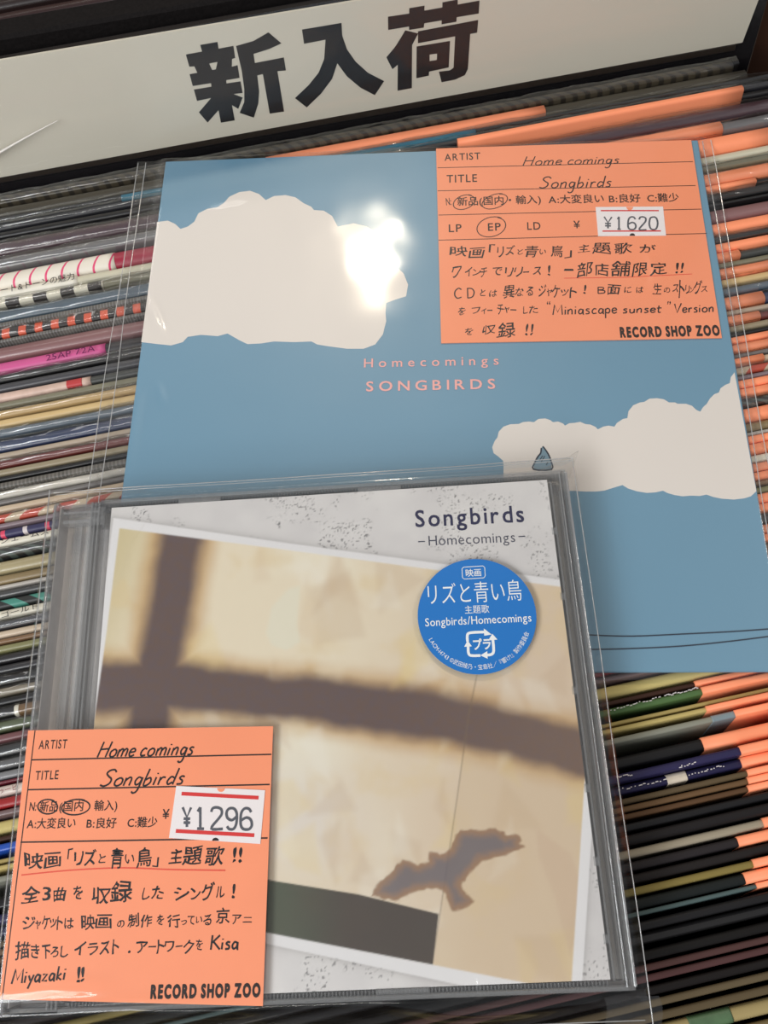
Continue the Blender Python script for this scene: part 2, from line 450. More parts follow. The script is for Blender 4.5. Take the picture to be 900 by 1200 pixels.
# dark brown upright behind the right end of the sign
post = MB().box(-11, 11, -13, 13, 0, 520, 1.2).obj('upright', mat('brown_upright_wood', (72, 44, 30), 0.4, 0.2, 0.3, 40, (1, 1, .1)), rack)
post.location = ((182 - 30) * S, (262 - 90) * S, (BASE - 334) * S)
post['label'] = 'brown wooden upright at the right end of the sign'

# =================================================================== RECORDS IN THE RACK
LEAN = math.radians(10.4)
def yaw_of(Y): return math.radians(np.interp(Y, [-60, 40, 120, 235], [0.9, 0.2, -0.9, -1.6]))
PXX = 30.0
RECS = []
def profile(t, r, dz=0.0, ext=0.0):
    """rounded spine section, from the front face over the top to the back face: (y, z)"""
    h = t / 2 + min(ext, .12)
    r = min(r, h * 0.95)
    out = [(-h, -r - 0.01)]
    for k in range(5):
        a_ = math.pi - k / 4 * math.pi / 2; out.append((-h + r + r * math.cos(a_), -r + r * math.sin(a_) + ext))
    for k in range(5):
        a_ = math.pi / 2 - k / 4 * math.pi / 2; out.append((h - r + r * math.cos(a_), -r + r * math.sin(a_) + ext))
    out.append((h, -r - 0.01))
    return [(y, z + dz) for y, z in out]

def sweep(x0, x1, t, depth, r, ext=0.0, nx=24, wav=0.0, seed=0, dz=0.0, cap=True, fq=.05):
    prof = profile(t, r, dz, ext); prof = [(prof[0][0], -depth)] + prof + [(prof[-1][0], -depth)]
    mb = MB(); rows = []
    for i in range(nx + 1):
        x = x0 + (x1 - x0) * i / nx; row = []
        for (y, z) in prof:
            k = 0 if z <= -depth + 0.01 else 1
            dzz = wav * (float(fbm(x * fq, y * (.5 if fq < .1 else .9) + seed * 3.1, 3, seed)) - 0.5) * 2 * k
            row.append((x, y, z + dzz))
        rows.append(row)
    mb.grid(rows)
    if cap:
        n = len(prof); k = len(mb.v)
        mb.f.append(tuple(range(0, n))); mb.f.append(tuple(range(nx * n + n - 1, nx * n - 1, -1)))
        for i in range(nx): mb.f.append((i * n, i * n + n - 1, (i + 1) * n + n - 1, (i + 1) * n))
    return mb

class Rec:
    def __init__(s, Y, t, color, label, z=0.0, rough=0.45, x0=-128, x1=187, var=0.2, name='record_album', coat=0.15, r=None, H=312.0, spec=.45, group='albums in the rack'):
        s.Y, s.t, s.z = Y, t, z
        yaw = yaw_of(Y)
        ez = np.array([0, math.sin(LEAN), math.cos(LEAN)]); ex = np.array([math.cos(yaw), math.sin(yaw), 0])
        s.fr = Frame((PXX, Y, z), ex, ez)          # local z runs up the cover, local y across the spine
        bottom = s.fr.o - s.fr.ez * H
        s.root = empty(name, Frame(bottom, ex, ez).matrix()); s.H = H
        tag(s.root, label, 'record', group)
        s.x0, s.x1 = x0 - PXX, x1 - PXX
        s.r = r if r is not None else t * 0.38
        m = color if not isinstance(color, tuple) else mat('jacket_%d_%d_%d_%d' % (color + (int(spec * 100),)), color, rough, coat, var, 35, (0.4, 3, 3), 0.0002, spec)
        s.body = s.part('jacket', s.x0, s.x1, 0, H, m, wav=0.25)
        s.tagged = False
    def part(s, name, x0, x1, ext, depth, m, wav=0.25, label=None, dz=0.0, nx=24, cap=True, parent=None, fq=.05):
        mb = sweep(x0, x1, s.t, depth, s.r, ext, nx, wav, int(s.Y * 10) % 9973, dz, cap, fq)
        mb.v = [(x, y, z + s.H) for x, y, z in mb.v]
        o = mb.obj(name, m, parent or s.root, True)
        if label: o['label'] = label
        return o
    def obi(s, xa, xb, m, label, ext=0.12, depth=60):
        return s.part('paper_band', xa - PXX, xb - PXX, ext, depth, m, label=label, wav=0.25)
    def ptop(s): return s.H

recs = []
def left_rec(y0, y1, color, label, **k):
    Yl = P(0, y0)[1]; Yh = P(0, y1)[1]; Yc_ = (Yl + Yh) / 2; t = (Yl - Yh) * k.pop('fill', 0.86)
    Yc_ += math.tan(yaw_of(Yc_)) * (PXX + 101)
    r_ = Rec(Yc_, t, color, label, **k); recs.append(r_); return r_
def right_rec(y0, y1, color, label, **k):
    Yl = P(720, y0)[1]; Yh = P(720, y1)[1]; Yc_ = (Yl + Yh) / 2; t = (Yl - Yh) * k.pop('fill', 0.82)
    k.setdefault('rough', .62); k.setdefault('coat', 0); k['spec'] = .2; k.setdefault('z', rnd.uniform(-1.6, .2))
    r_ = Rec(Yc_, t, color, label, **k); r_.row = y0; recs.append(r_); return r_
#@@RECORDS
PINKDASH = stripe('cream_band_pink_ticks', (222, 214, 200), (214, 60, 110), 5.4, 0.14, skew=-.45)
BWDASH = stripe('black_white_dashes', (214, 208, 190), (38, 30, 28), 9.2, 0.5)
ORDASH = stripe('black_orange_blocks', (30, 26, 30), (222, 88, 56), 5.4, 0.46)
DOTS = stripe('black_white_dots', (26, 24, 28), (104, 104, 108), 1.0, 0.3, wear=.8)
REDBLK = stripe('beige_red_blocks', (196, 176, 150), (188, 66, 42), 10.0, 0.55, skew=-1.2)
NAVPNK = stripe('navy_pink_blocks', (200, 190, 190), (38, 36, 78), 6.6, 0.80, c3=(206, 60, 92))
DIAG = stripe('black_grey_diagonals', (24, 26, 30), (74, 86, 82), 4.6, 0.45, skew=2.2)
TEAL = stripe('teal_black_stripes', (22, 28, 30), (60, 130, 116), 8.4, 0.5, skew=1.6)
COMB = stripe('grey_comb_dots', (34, 32, 32), (92, 88, 84), 1.2, 0.4, wear=.7)
CRIMP = stripe('olive_sleeve_crimp', (70, 62, 48), (34, 28, 22), 4.4, 0.42, skew=0.8, rough=0.3)
WSCUFF = mat('torn_white_spine', (196, 190, 180), 0.5, 0.2, 0.6, 220, (0.5, 2, 2))

def obj_text(r, body, a_, b_, hpx, m, name='spine_lettering', dz=0.5):
    fr = Frame(r.fr.o, r.fr.ex, (0, 0, 1)); mb = line(MB(), fr, body, a_, b_, hpx, 0.0)
    # lay the letters on the spine top: horizontal plane at the record's top, in the record's own frame
    h = dz; mb2 = MB(); r.lettered = True
    pts = []
    for (x, y, z) in mb.v:
        wpt = fr.Wd((x, y, h)); q = wpt - r.fr.o
        pts.append((q @ r.fr.ex, q @ r.fr.ey, q @ r.fr.ez + r.H))
    mb2.add(pts, mb.f)
    return mb2.obj(name, m, r.root)

BLK = (18, 17, 19)
r = left_rec(222, 234, CRIMP, 'olive plastic sleeved record directly under the white sign card', x1=158, z=-1, r=1.0, group='records between the sign and the seven inch sleeve')
r = left_rec(236, 248, (66, 60, 48), 'olive grey sleeved record with a crimped edge below the sign', x1=161, z=-1)
r = left_rec(249, 258, BLK, 'black record with reddish brown lettering near the sign', z=-0.5)
r.obi(P(140, 222)[0], P(560, 160)[0], mat('teal_paper', (24, 112, 138), .4), 'teal blue end of the spine'); r2 = r
r = left_rec(259, 267, (34, 34, 40), 'charcoal record just above the plum coloured one')
r = left_rec(268, 276, BLK, 'thin black record against the plum coloured one')
r = left_rec(277, 296, (66, 40, 50), 'thick plum coloured record in a shiny sleeve', rough=.3, coat=.5)
r = left_rec(297, 312, (104, 102, 104), 'grey record in a crinkled shiny sleeve below the plum one', rough=.3, coat=.6, var=.4)
r = left_rec(313, 335, (150, 30, 56), 'crimson record with a cream paper band of pink ticks', group='records with paper bands')
r.obi(-128, P(133, 300)[0], PINKDASH, 'cream paper band with pink ticks')
r = left_rec(336, 347, (196, 190, 168), 'cream record whose paper band carries black katakana')
r.obi(-128, P(90, 330)[0], mat('cream_band', (226, 220, 206), .5, 0, .06), 'cream paper band with black lettering')
obj_text(r, 'ート&ドーンの魅力', (2, 345), (88, 328), 8, BLACKINK)
r = left_rec(348, 357, (116, 112, 92), 'olive grey record with black and cream dashes')
r.obi(-128, P(120, 335)[0], BWDASH, 'band of black and cream dashes')
r = left_rec(358, 375, (74, 90, 104), 'slate blue record under the dashed one', coat=.4)
r = left_rec(376, 382, BLK, 'thin black record with a row of white dots')
r.obi(-128, 0, DOTS, 'row of fine white dots')
r = left_rec(383, 395, BLK, 'black record with a row of orange blocks', r=.8)
r.obi(-128, 0, ORDASH, 'row of orange blocks')
r = left_rec(396, 400, BLK, 'thin black record with white dots below the orange blocks')
r.obi(-128, 0, DOTS, 'row of fine white dots')
r = left_rec(401, 419, (128, 92, 92), 'dusty mauve record in a scuffed plastic sleeve', coat=.5)
r = left_rec(421, 435, (40, 38, 42), 'black record with a bright pink paper band')
r.obi(-128, P(122, 398)[0], mat('pink_band', (196, 84, 138), .45, 0, .1), 'bright pink paper band with a catalogue number')
obj_text(r, '25AP 72A', (55, 424), (112, 412), 7, plain('plum_ink', (90, 24, 70)))
r = left_rec(436, 446, BLK, 'black record just under the pink band')
r = left_rec(447, 457, (62, 62, 66), 'dark grey record above the red block band')
r = left_rec(458, 468, (60, 62, 60), 'dark record with a beige band and one red block')
r.obi(-128, P(105, 440)[0], mat('beige_pink_band', (200, 172, 158), .5, 0, .3, 300), 'beige band with faded pink lettering')
r.obi(P(77, 445)[0], P(95, 442)[0], mat('brick_red_paper', (176, 54, 56), .5), 'red block on the band', ext=.22)
r = left_rec(469, 477, (120, 116, 96), 'olive grey record above the two tan ones')
r = left_rec(478, 488, (190, 160, 112), 'tan record, the upper of the two tan ones', var=.25)
r = left_rec(489, 499, (200, 172, 122), 'tan record, the lower of the two tan ones', var=.25)
r = left_rec(500, 511, (92, 104, 116), 'blue grey record with white scuffs above the navy one', var=.6, coat=.4)
r = left_rec(512, 528, (28, 46, 84), 'navy blue record in a creased shiny sleeve', coat=.5)
r = left_rec(529, 536, (168, 152, 134), 'thin beige record under the navy one', var=.3)
r = left_rec(537, 547, (104, 38, 36), 'dark red record in a creased shiny sleeve', coat=.4)
r = left_rec(548, 556, (142, 130, 106), 'beige record between the dark red and the comb patterned one')
r = left_rec(557, 563, BLK, 'thin black record above the comb patterned one')
r = left_rec(564, 572, BLK, 'black record with grey comb pattern')
r.obi(-128, 0, COMB, 'grey comb pattern')
r = left_rec(573, 583, WSCUFF, 'white record with a torn scuffed spine')
r = left_rec(584, 590, (104, 100, 98), 'thin grey record below the torn white one')
r = left_rec(591, 599, (186, 166, 142), 'beige record above the orange red blocks')
r = left_rec(600, 611, REDBLK, 'beige record with orange red blocks', r=.9)
r = left_rec(612, 618, (122, 106, 112), 'thin mauve grey record above the navy and pink one')
r = left_rec(619, 629, NAVPNK, 'record with navy and pink blocks', r=.9)
r = left_rec(630, 640, (218, 212, 196), 'white record with black katakana beside the jewel case', r=.8, var=.06)
obj_text(r, 'ジェームス', (2, 638), (58, 626), 7, BLACKINK)
r = left_rec(641, 653, DIAG, 'black record with grey diagonal stripes', r=.9)
r = left_rec(654, 671, (158, 146, 112), 'thick olive beige record in a wrinkled sleeve', coat=.4, var=.25)
r = left_rec(672, 684, (132, 114, 82), 'brownish beige record under the thick olive beige one', var=.4)
r = left_rec(685, 690, (170, 164, 156), 'thin pale grey record with a bright edge')
r = left_rec(691, 700, (62, 62, 62), 'dark grey record above the teal striped one', coat=.4)
r = left_rec(701, 713, TEAL, 'black record with teal diagonal stripes', r=.9)
r = left_rec(714, 725, (206, 200, 184), 'white record with katakana beneath the teal striped one', r=.8, var=.06)
obj_text(r, 'ゴールド', (3, 725), (46, 713), 7, BLACKINK)
r = left_rec(726, 737, (64, 64, 70), 'charcoal record in a shiny sleeve beside the jewel case', coat=.5)
r = left_rec(738, 747, (190, 172, 150), 'pinkish beige record beside the jewel case')
r = left_rec(748, 754, (120, 92, 66), 'thin brown record beside the jewel case')
r = left_rec(755, 764, (124, 122, 84), 'moss green record beside the jewel case')
r = left_rec(765, 777, (34, 32, 34), 'black record under the moss green one', coat=.5)
r = left_rec(778, 789, (44, 43, 46), 'black record with a bright crinkle on its sleeve', coat=.5)
r = left_rec(790, 804, BLK, 'black record above the beige grey one', coat=.5)
r = left_rec(805, 816, (138, 128, 112), 'beige grey record low beside the jewel case', coat=.3)
r = left_rec(817, 827, BLK, 'black record below the beige grey one')
r = left_rec(828, 842, BLK, 'black record with a brown band edged in cream', coat=.3)
r.obi(P(20, 835)[0], 187, mat('brown_band', (112, 84, 52), .5), 'brown band')
r.obi(P(17, 835)[0], P(22, 835)[0], mat('cream_band', (226, 220, 206), .5), 'cream edge', ext=.2)
r = left_rec(843, 858, (78, 88, 58), 'olive green record just above the orange card')
r = left_rec(859, 870, (110, 72, 74), 'mauve record beside the top of the orange card')
r = left_rec(871, 888, (34, 36, 38), 'black record with a wavy shiny sleeve edge beside the orange card', coat=.5)
r = left_rec(889, 902, (96, 96, 98), 'grey record beside the orange card, the upper one', coat=.3)
r = left_rec(903, 914, (120, 120, 122), 'pale grey record beside the orange card, the lower one', coat=.3)
r = left_rec(915, 919, (98, 28, 40), 'thin wine red record beside the orange card')
r = left_rec(920, 933, (206, 192, 182), 'white record with red katakana beside the orange card')
obj_text(r, 'ゥービ', (0, 931), (22, 925), 7, plain('wine_ink', (120, 50, 60)))
r = left_rec(934, 948, (152, 30, 32), 'bright red record beside the orange card')
r = left_rec(949, 957, (112, 92, 92), 'mauve grey record beside the orange card')
right_rec(800, 817, (188, 172, 112), 'pale olive record below the lower edge of the blue sleeve', group=None)
right_rec(819, 826, (58, 36, 28), 'dark brown record under the pale olive one')
r = right_rec(828, 838, (66, 92, 52), 'glittering green record with white specks', var=.8, coat=.4)
r.obi(-128, -92, mat('bright_blue_band', (32, 76, 168), .35), 'bright blue band end')
right_rec(845, 851, (160, 142, 88), 'thin ochre record, the upper of two, right of the jewel case')
right_rec(852, 859, (176, 158, 100), 'thin ochre record, the lower of two, right of the jewel case')
r = right_rec(864, 873, (128, 128, 116), 'grey record with a blue grey tip right of the jewel case')
r.obi(P(836, 843)[0], P(863, 836)[0], mat('bluegrey_paper', (116, 132, 138), .5), 'blue grey tip', ext=.15)
r = right_rec(886, 905, BLK, 'thick black record above the navy one with white marks', coat=.35)
r = right_rec(907, 920, (38, 34, 70), 'navy record with white marks, its upper half', coat=.3, z=.3)
r = right_rec(921, 935, (30, 27, 60), 'navy record with a cream sticker and white marks', coat=.3)
r.obi(P(783, 912)[0], P(806, 906)[0], mat('cream_sticker', (200, 188, 170), .5), 'cream sticker', ext=.15)
right_rec(938, 946, (84, 70, 50), 'brownish olive record just below the navy one')
right_rec(947, 956, (98, 74, 50), 'brown record, second below the navy one')
right_rec(957, 965, (84, 60, 40), 'brown record, third below the navy one')
right_rec(968, 980, BLK, 'black record below the three brown ones', coat=.3)
right_rec(981, 996, (26, 23, 24), 'black record just above the pale grey one')
right_rec(999, 1012, (146, 136, 118), 'pale grey record right of the jewel case')
right_rec(1014, 1028, (36, 32, 34), 'black record just below the pale grey one')
right_rec(1029, 1043, (28, 24, 24), 'black record just above the tan olive one')
right_rec(1045, 1056, (120, 106, 58), 'tan olive record right of the jewel case')
right_rec(1058, 1074, (22, 26, 26), 'black record above the steel coloured one')
right_rec(1075, 1082, (72, 88, 88), 'thin steel coloured record right of the jewel case')
right_rec(1086, 1100, BLK, 'black record under the steel coloured one')
right_rec(1101, 1118, (26, 25, 26), 'thick glossy black record low right of the jewel case', coat=.6)
right_rec(1121, 1136, (16, 14, 14), 'black record above the two dark plum ones')
right_rec(1139, 1150, (72, 48, 46), 'dark plum record, the upper of two', group=None)
right_rec(1152, 1163, (74, 48, 48), 'dark plum record, the lower of two')
right_rec(1166, 1180, (20, 16, 16), 'black record below the two dark plum ones')
right_rec(1182, 1194, (88, 76, 56), 'brown grey record near the lower right corner')
r = right_rec(1197, 1210, (82, 70, 50), 'brown record above the one with a green block')
r = right_rec(1212, 1236, (150, 134, 92), 'straw coloured record with a green block in the lower right corner', x1=187)
r.obi(P(808, 1196)[0], P(858, 1184)[0], mat('green_block_paper', (70, 96, 66), .5, 0, .5, 200), 'green block')
for i, (y0, c, lb) in enumerate(((1238, (110, 96, 66), 'khaki record at the lower edge of the picture'), (1254, (60, 50, 42), 'dark brown record beyond the lower edge of the picture'), (1270, BLK, 'black record beyond the lower edge of the picture'))):
    right_rec(y0, y0 + 14, c, lb)
# specks of white print on the navy spines
def specks(r, px, name, m, n=7):
    mb = MB(); fr = r.fr
    for (ua, va, ub, vb) in px:
        A = P(ua, va, r.z); B = P(ub, vb, r.z)
        for k in range(n):
            t = k / n; c_ = A + (B - A) * t - fr.o
            x, y = c_ @ fr.ex, (c_ @ fr.ey) + rnd.uniform(-.25, .25)
            l_ = rnd.uniform(.3, 1.0); z = r.H + .42
            mb.add([(x, y - .12, z), (x + l_, y - .1, z), (x + l_ * .9, y + .15, z), (x + .1, y + .12, z)], [(0, 1, 2, 3)])
    mb.obj(name, m, r.root)
for r in recs:
    if getattr(r, 'row', 0) == 907: specks(r, [(795, 900, 815, 893), (722, 912, 740, 908)], 'white_print', plain('white_print_ink', (196, 190, 190), .5))
    if getattr(r, 'row', 0) == 921: specks(r, [(806, 908, 850, 897), (724, 926, 782, 914)], 'white_print', plain('white_print_ink', (196, 190, 190), .5), 12)
    if getattr(r, 'row', 0) == 828: specks(r, [(715, 833, 775, 817), (778, 816, 818, 806)], 'white_print', plain('white_print_ink', (196, 190, 190), .5), 16)
#@@END

# =================================================================== ORANGE PRICE CARDS ON THE RECORDS
tag_ends = [(639, 127, 'e'), (866, 110, 'e'), (841, 141, 'e'), (897, 142, 'e'), (930, 190, 'e'), (885, 213, 'e'), (925, 245, 'e'), (925, 280, 'e'),
            (867, 300, 'e'), (920, 310, 'e'), (891, 341, 'e'), (889, 368, 'e'), (915, 385, 'e'), (925, 400, 'e'), (892, 414, 'e'), (925, 434, 'e'),
            (920, 452, 'e'), (928, 480, 'e'), (940, 500, 'e'), (915, 518, 'e'), (935, 535, 'e'), (925, 553, 'e'), (940, 572, 'e'), (930, 590, 'e'), (945, 608, 'e'), (935, 626, 'e'),
            (950, 645, 'e'), (940, 664, 'e'), (950, 683, 'e')]
right_tags = {819: (812, 790), 828: (822, 806), 852: (826, 824), 864: (863, 838), 886: (824, 866), 907: (868, 882), 921: (871, 893), 938: (877, 905), 947: (880, 918),
              957: (881, 930), 999: (897, 965), 1014: (864, 978), 1045: (881, 1008), 1058: (872, 1024), 1075: (886, 1032)}
tag_ends += [right_tags[k] + (k,) for k in right_tags]
for (u, v, kind) in tag_ends:
    p = P(u, v)
    best = next(q for q in recs if getattr(q, 'row', None) == kind) if kind != 'e' else min((q for q in recs if not q.tagged and q.t > (1.6 if kind == 'e' else .9)), key=lambda q: abs((q.fr.o + q.fr.ex * ((p - q.fr.o) @ q.fr.ex))[1] - p[1]))
    best.tagged = True
    xe = p[0]
    xa, xb = (xe - 99, xe) if kind == 'e' else (xe, min(xe + 99, 188))
    best.part('price_card', xa - PXX, xb - PXX, 0.45, 66, ORANGE, wav=0.1, label='orange card folded over the spine', nx=10, dz=2.6 if 209 < best.Y < 219 else 0.25)

# =================================================================== SHINY SLEEVES OVER SOME SPINES
for i, q in enumerate(recs):
    if q.t < 2.2 or q.Y < 35 or getattr(q, 'lettered', False): continue
    if (i * 7) % 10 < 6:
        q.part('plastic_sleeve', q.x0 - 1.5, q.x1 + 1.5, 0.75, 14, BAGFILM, wav=0.7, nx=170, cap=False, dz=0.45, fq=.16)

# =================================================================== SIGN BOARD
bA, bB = P(0, 205), P(870, 48)
exb = bB - bA; lean = math.radians(10.8)
upv = np.array([0.0, math.sin(lean), math.cos(lean)])
nb = np.cross(exb, upv)      # towards the viewer (-y)
BF = Frame((bA + bB) / 2, exb, nb)
bl = BF.matrix(); sign = empty('sign_board', bl)
tag(sign, 'white sign card with three heavy black characters in a clear cover behind the records', 'sign')
TL_, TR_ = BF.L(0, 71), BF.L(425, 0)
topy = lambda x: TL_[1] + (TR_[1] - TL_[1]) * (x - TL_[0]) / (TR_[0] - TL_[0])
boty = lambda x: 0.0
xR0, xR1 = BF.L(870, 50)[0], BF.L(889, 0)[0]
slopeR = (xR1 - xR0) / (BF.L(889, 0)[1] - BF.L(870, 50)[1])
xl = -150
xr_top = xR0 + slopeR * topy(xR0)
MB().prism([(xl, -1), (xR0, -0.6), (xr_top, topy(xr_top)), (xl, topy(xl))], -1.0, 0).obj('card', mat('sign_white_card', (206, 200, 184), 0.45, 0, 0.03, 20), sign)
MB().box(xl, xR0 + 6, -150, topy(0) + 0.5, -5.0, -1.2, .5).obj('backing_board', mat('glossy_black_board', (24, 22, 24), 0.18, 0.3, 0.3, 100), sign)
MB().box(xl, xR0 - 2, -3.2, -0.8, -0.9, -0.1, .2).obj('card_foot', mat('dark_foot', (40, 32, 26), 0.4), sign)
def q1(pts, ox, oy, sc): return [(ox + x / sc, oy + y / sc) for x, y in pts]
o1 = (210, 20, 6.4286); o2 = (330, 0, 6.923); o3 = (440, 0, 6.4286)
glyph_new = [
    [(158, 210), (288, 187), (296, 238), (408, 217), (422, 308), (398, 316), (396, 374), (440, 362), (455, 458), (354, 476), (356, 500), (462, 484), (478, 572), (410, 580), (478, 606), (445, 692), (398, 664), (418, 778), (314, 796), (296, 702), (214, 795), (148, 718), (240, 610), (134, 632), (110, 546), (242, 524), (240, 498), (102, 520), (78, 430), (136, 420), (114, 372), (76, 374), (50, 282), (172, 260)],
    [(428, 218), (560, 180), (672, 115), (770, 198), (680, 240), (560, 278), (570, 346), (788, 304), (804, 402), (740, 408), (790, 712), (682, 728), (630, 430), (588, 440), (602, 560), (596, 650), (562, 758), (455, 722), (490, 640), (490, 540), (470, 400)]]
hole_new = [(226, 350), (288, 338), (276, 394), (248, 398)]
glyph_in = [[(165, 240), (486, 186), (492, 290), (530, 400), (600, 500), (700, 590), (832, 658), (756, 772), (640, 712), (530, 620), (452, 514), (410, 640), (320, 760), (204, 872), (108, 796), (220, 690), (300, 590), (345, 480), (356, 322), (182, 356)]]
glyph_ni = [
    [(94, 126), (254, 102), (254, 62), (370, 42), (368, 80), (504, 56), (504, 18), (620, -4), (620, 34), (784, 4), (778, 102), (612, 130), (610, 164), (498, 184), (498, 154), (368, 176), (364, 208), (254, 226), (252, 200), (96, 226)],
    [(224, 228), (322, 252), (276, 340), (274, 664), (166, 684), (168, 488), (128, 522), (82, 432), (150, 350), (200, 270)],
    [(320, 236), (774, 150), (766, 246), (714, 256), (696, 520), (674, 566), (600, 600), (498, 620), (478, 540), (560, 530), (588, 510), (600, 274), (320, 326)],
    [(310, 350), (562, 308), (552, 508), (404, 540), (402, 570), (308, 590)]]
hole_ni = [(408, 412), (464, 404), (462, 452), (408, 460)]
mbk = MB()
def with_hole(poly, hole):
    """cut a hole through a bridge from the nearest vertices"""
    best = min(((i, j) for i in range(len(poly)) for j in range(len(hole))), key=lambda t: (poly[t[0]][0] - hole[t[1]][0]) ** 2 + (poly[t[0]][1] - hole[t[1]][1]) ** 2)
    i, j = best
    area_ = lambda q: sum(q[k][0] * q[(k + 1) % len(q)][1] - q[(k + 1) % len(q)][0] * q[k][1] for k in range(len(q)))
    if area_(poly) * area_(hole) > 0: hole = hole[::-1]; j = len(hole) - 1 - j
    return poly[:i + 1] + hole[j:] + hole[:j + 1] + poly[i:]
for polys, (ox, oy, sc), hole, hi in ((glyph_new, o1, hole_new, 0), (glyph_in, o2, None, 0), (glyph_ni, o3, hole_ni, 3)):
    mb = MB()
    for k, poly in enumerate(polys):
        if hole and k == hi: poly = with_hole(poly, hole)
        pts = pl(BF, q1(poly, ox, oy, sc), 0.08)
        mb.v += [(x, y, 0.08) for x, y in pts]; mb.f.append(tuple(range(len(mb.v) - len(pts), len(mb.v))))
    mb.obj('printed_character', BLACKINK, sign)
# clear cover: gently bowed sheet in front of the card
gx = np.linspace(xl, xR0 + 4, 70); gy = np.linspace(-6, topy(0) + 2, 14)
rows = [[(x, y, 1.1 + 0.5 * (float(fbm(x * 0.02, y * 0.03, 2, 5)) - .5)) for y in gy] for x in gx]
MB().grid(rows).obj('clear_cover', FILM, sign, True)

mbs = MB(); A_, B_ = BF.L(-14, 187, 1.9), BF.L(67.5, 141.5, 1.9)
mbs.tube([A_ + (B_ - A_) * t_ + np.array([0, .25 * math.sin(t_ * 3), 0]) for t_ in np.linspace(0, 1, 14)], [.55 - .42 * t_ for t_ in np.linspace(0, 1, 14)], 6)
mbs.obj('crease_highlight', plain('crease_highlight_white', (214, 208, 200), .35), sign, True)  # white strip stands in for the highlight along a fold in the cover

# black rail behind the sign, and the next bin's dark records behind it
zr = 37.0
ra, rb_ = P(0, 60, zr), P(0, 31, zr)
rail = MB().box(-160, 190, ra[1] - 90 + 2, rb_[1] - 90, 0, 26, 1.0).obj('back_rail', BLACKB, rack)
rail.location = (0, 0, (BASE + zr - 26) * S); rail.location.x = 0
rail.rotation_euler.z = math.radians(-2.4)
rail.location = ((-30 + 0) * S, 0.5 * S, (BASE + zr - 26) * S)
for i in range(9):
    c = [(44, 16, 16), (34, 18, 16), (52, 22, 20), (28, 16, 18)][i % 4]
    rr = Rec(rb_[1] + 19 + i * 8, 5.5, c, ['dark wine red record just behind the black rail', 'dark brown record second behind the rail', 'dark maroon record third behind the rail', 'blackish plum record fourth behind the rail', 'wine red record fifth behind the rail', 'brown record sixth behind the rail', 'maroon record seventh behind the rail', 'blackish record eighth behind the rail', 'wine record farthest behind the rail'][i], group='records behind the black rail', z=4, x1=162)

# =================================================================== SEVEN INCH SLEEVE
c0, c1 = P(194, 189, 2), P(814, 164, 2)
c2 = P(923, 787, 2)
eo = (c0 + c2) / 2
EF = Frame((eo[0], eo[1], 2.0), c1 - c0, (0, 0, 1))
ep = empty('record_sleeve', EF.matrix())
tag(ep, 'square blue seven inch sleeve with white clouds and pink lettering', 'record sleeve')
EPX0, EPY1 = EF.L(194, 189)[:2]; EPX1, EPY0 = EF.L(923, 787)[:2]
MB().box(EPX0, EPX1, EPY0, EPY1, -1.3, 0, .25).obj('jacket', mat('blue_jacket_print', (103, 145, 170), 0.5, 0, 0.06, 14, None, 0), ep)
CLOUDM = mat('cloud_print', (222, 214, 206), 0.5, 0, 0.03, 12)
o = (150, 180, 2.5714)
cl1 = q1([(88, 206), (120, 202), (142, 212), (158, 227), (180, 220), (200, 205), (212, 180), (240, 166), (268, 162), (290, 148), (305, 130), (335, 116), (368, 112), (395, 122), (415, 140), (440, 128), (475, 125), (505, 132), (530, 150), (552, 160), (560, 170), (590, 172), (615, 188), (632, 220), (680, 210), (720, 220), (750, 240), (770, 265), (785, 300), (800, 335), (830, 360), (844, 395), (838, 430), (805, 440), (778, 450), (776, 480), (778, 505), (768, 545), (745, 575), (710, 588), (660, 588), (600, 580), (570, 575), (553, 566), (500, 568), (440, 566), (400, 572), (360, 574), (335, 562), (300, 542), (270, 550), (220, 546), (180, 552), (165, 568), (130, 578), (90, 574), (40, 568)], *o)
MB().prism(pl(EF, [cl1[0]] + cl1[1:], .04), .01, .05).obj('cloud', CLOUDM, ep)['label'] = 'large white cloud on the left of the sleeve'
o = (560, 420, 5.0); o_ = (720, 420, 5.0)
cl2 = q1([(150, 625), (148, 600), (120, 575), (92, 555), (84, 520), (98, 485), (115, 462), (122, 430), (150, 400), (190, 386), (240, 384), (262, 374), (300, 370), (328, 374), (355, 355), (395, 352), (425, 362), (440, 374), (470, 370), (500, 382), (510, 394), (535, 380), (565, 378), (600, 372), (630, 385), (660, 388), (690, 402), (703, 416), (735, 400), (765, 394), (800, 400), (815, 378), (850, 355), (876, 350), (880, 318), (900, 290)], *o)[:-1] \
    + q1([(78, 350), (82, 310), (110, 275), (150, 258), (175, 255), (205, 236), (250, 233), (290, 240), (320, 258), (355, 258), (370, 266), (420, 266), (455, 278), (480, 302), (503, 312), (520, 285), (540, 268), (560, 235), (585, 210), (612, 200), (622, 175), (650, 155), (676, 145), (682, 110), (704, 82)], *o_) \
    + q1([(832, 778), (800, 808), (760, 820), (700, 827), (630, 822), (580, 812), (540, 798), (500, 806), (450, 804), (400, 808), (350, 800), (310, 788), (285, 775), (240, 785), (190, 788), (130, 778), (80, 762), (48, 742), (0, 756)], *o_) + q1([(740, 775), (690, 780), (630, 780), (560, 776), (300, 776), (150, 760)], *o)
MB().prism(pl(EF, cl2, .04), .01, .05).obj('cloud', CLOUDM, ep)['label'] = 'white cloud on the right, running off the sleeve edge'
leaf = q1([(380, 515), (392, 530), (412, 560), (428, 600), (432, 650), (326, 650), (334, 610), (352, 575), (368, 555), (372, 525)], *(560, 420, 5.0))
MB().prism(pl(EF, leaf, .08), .06, .09).obj('bird_wing_tip', mat('steel_blue_print', (112, 142, 158), .5), ep)
mb = MB()
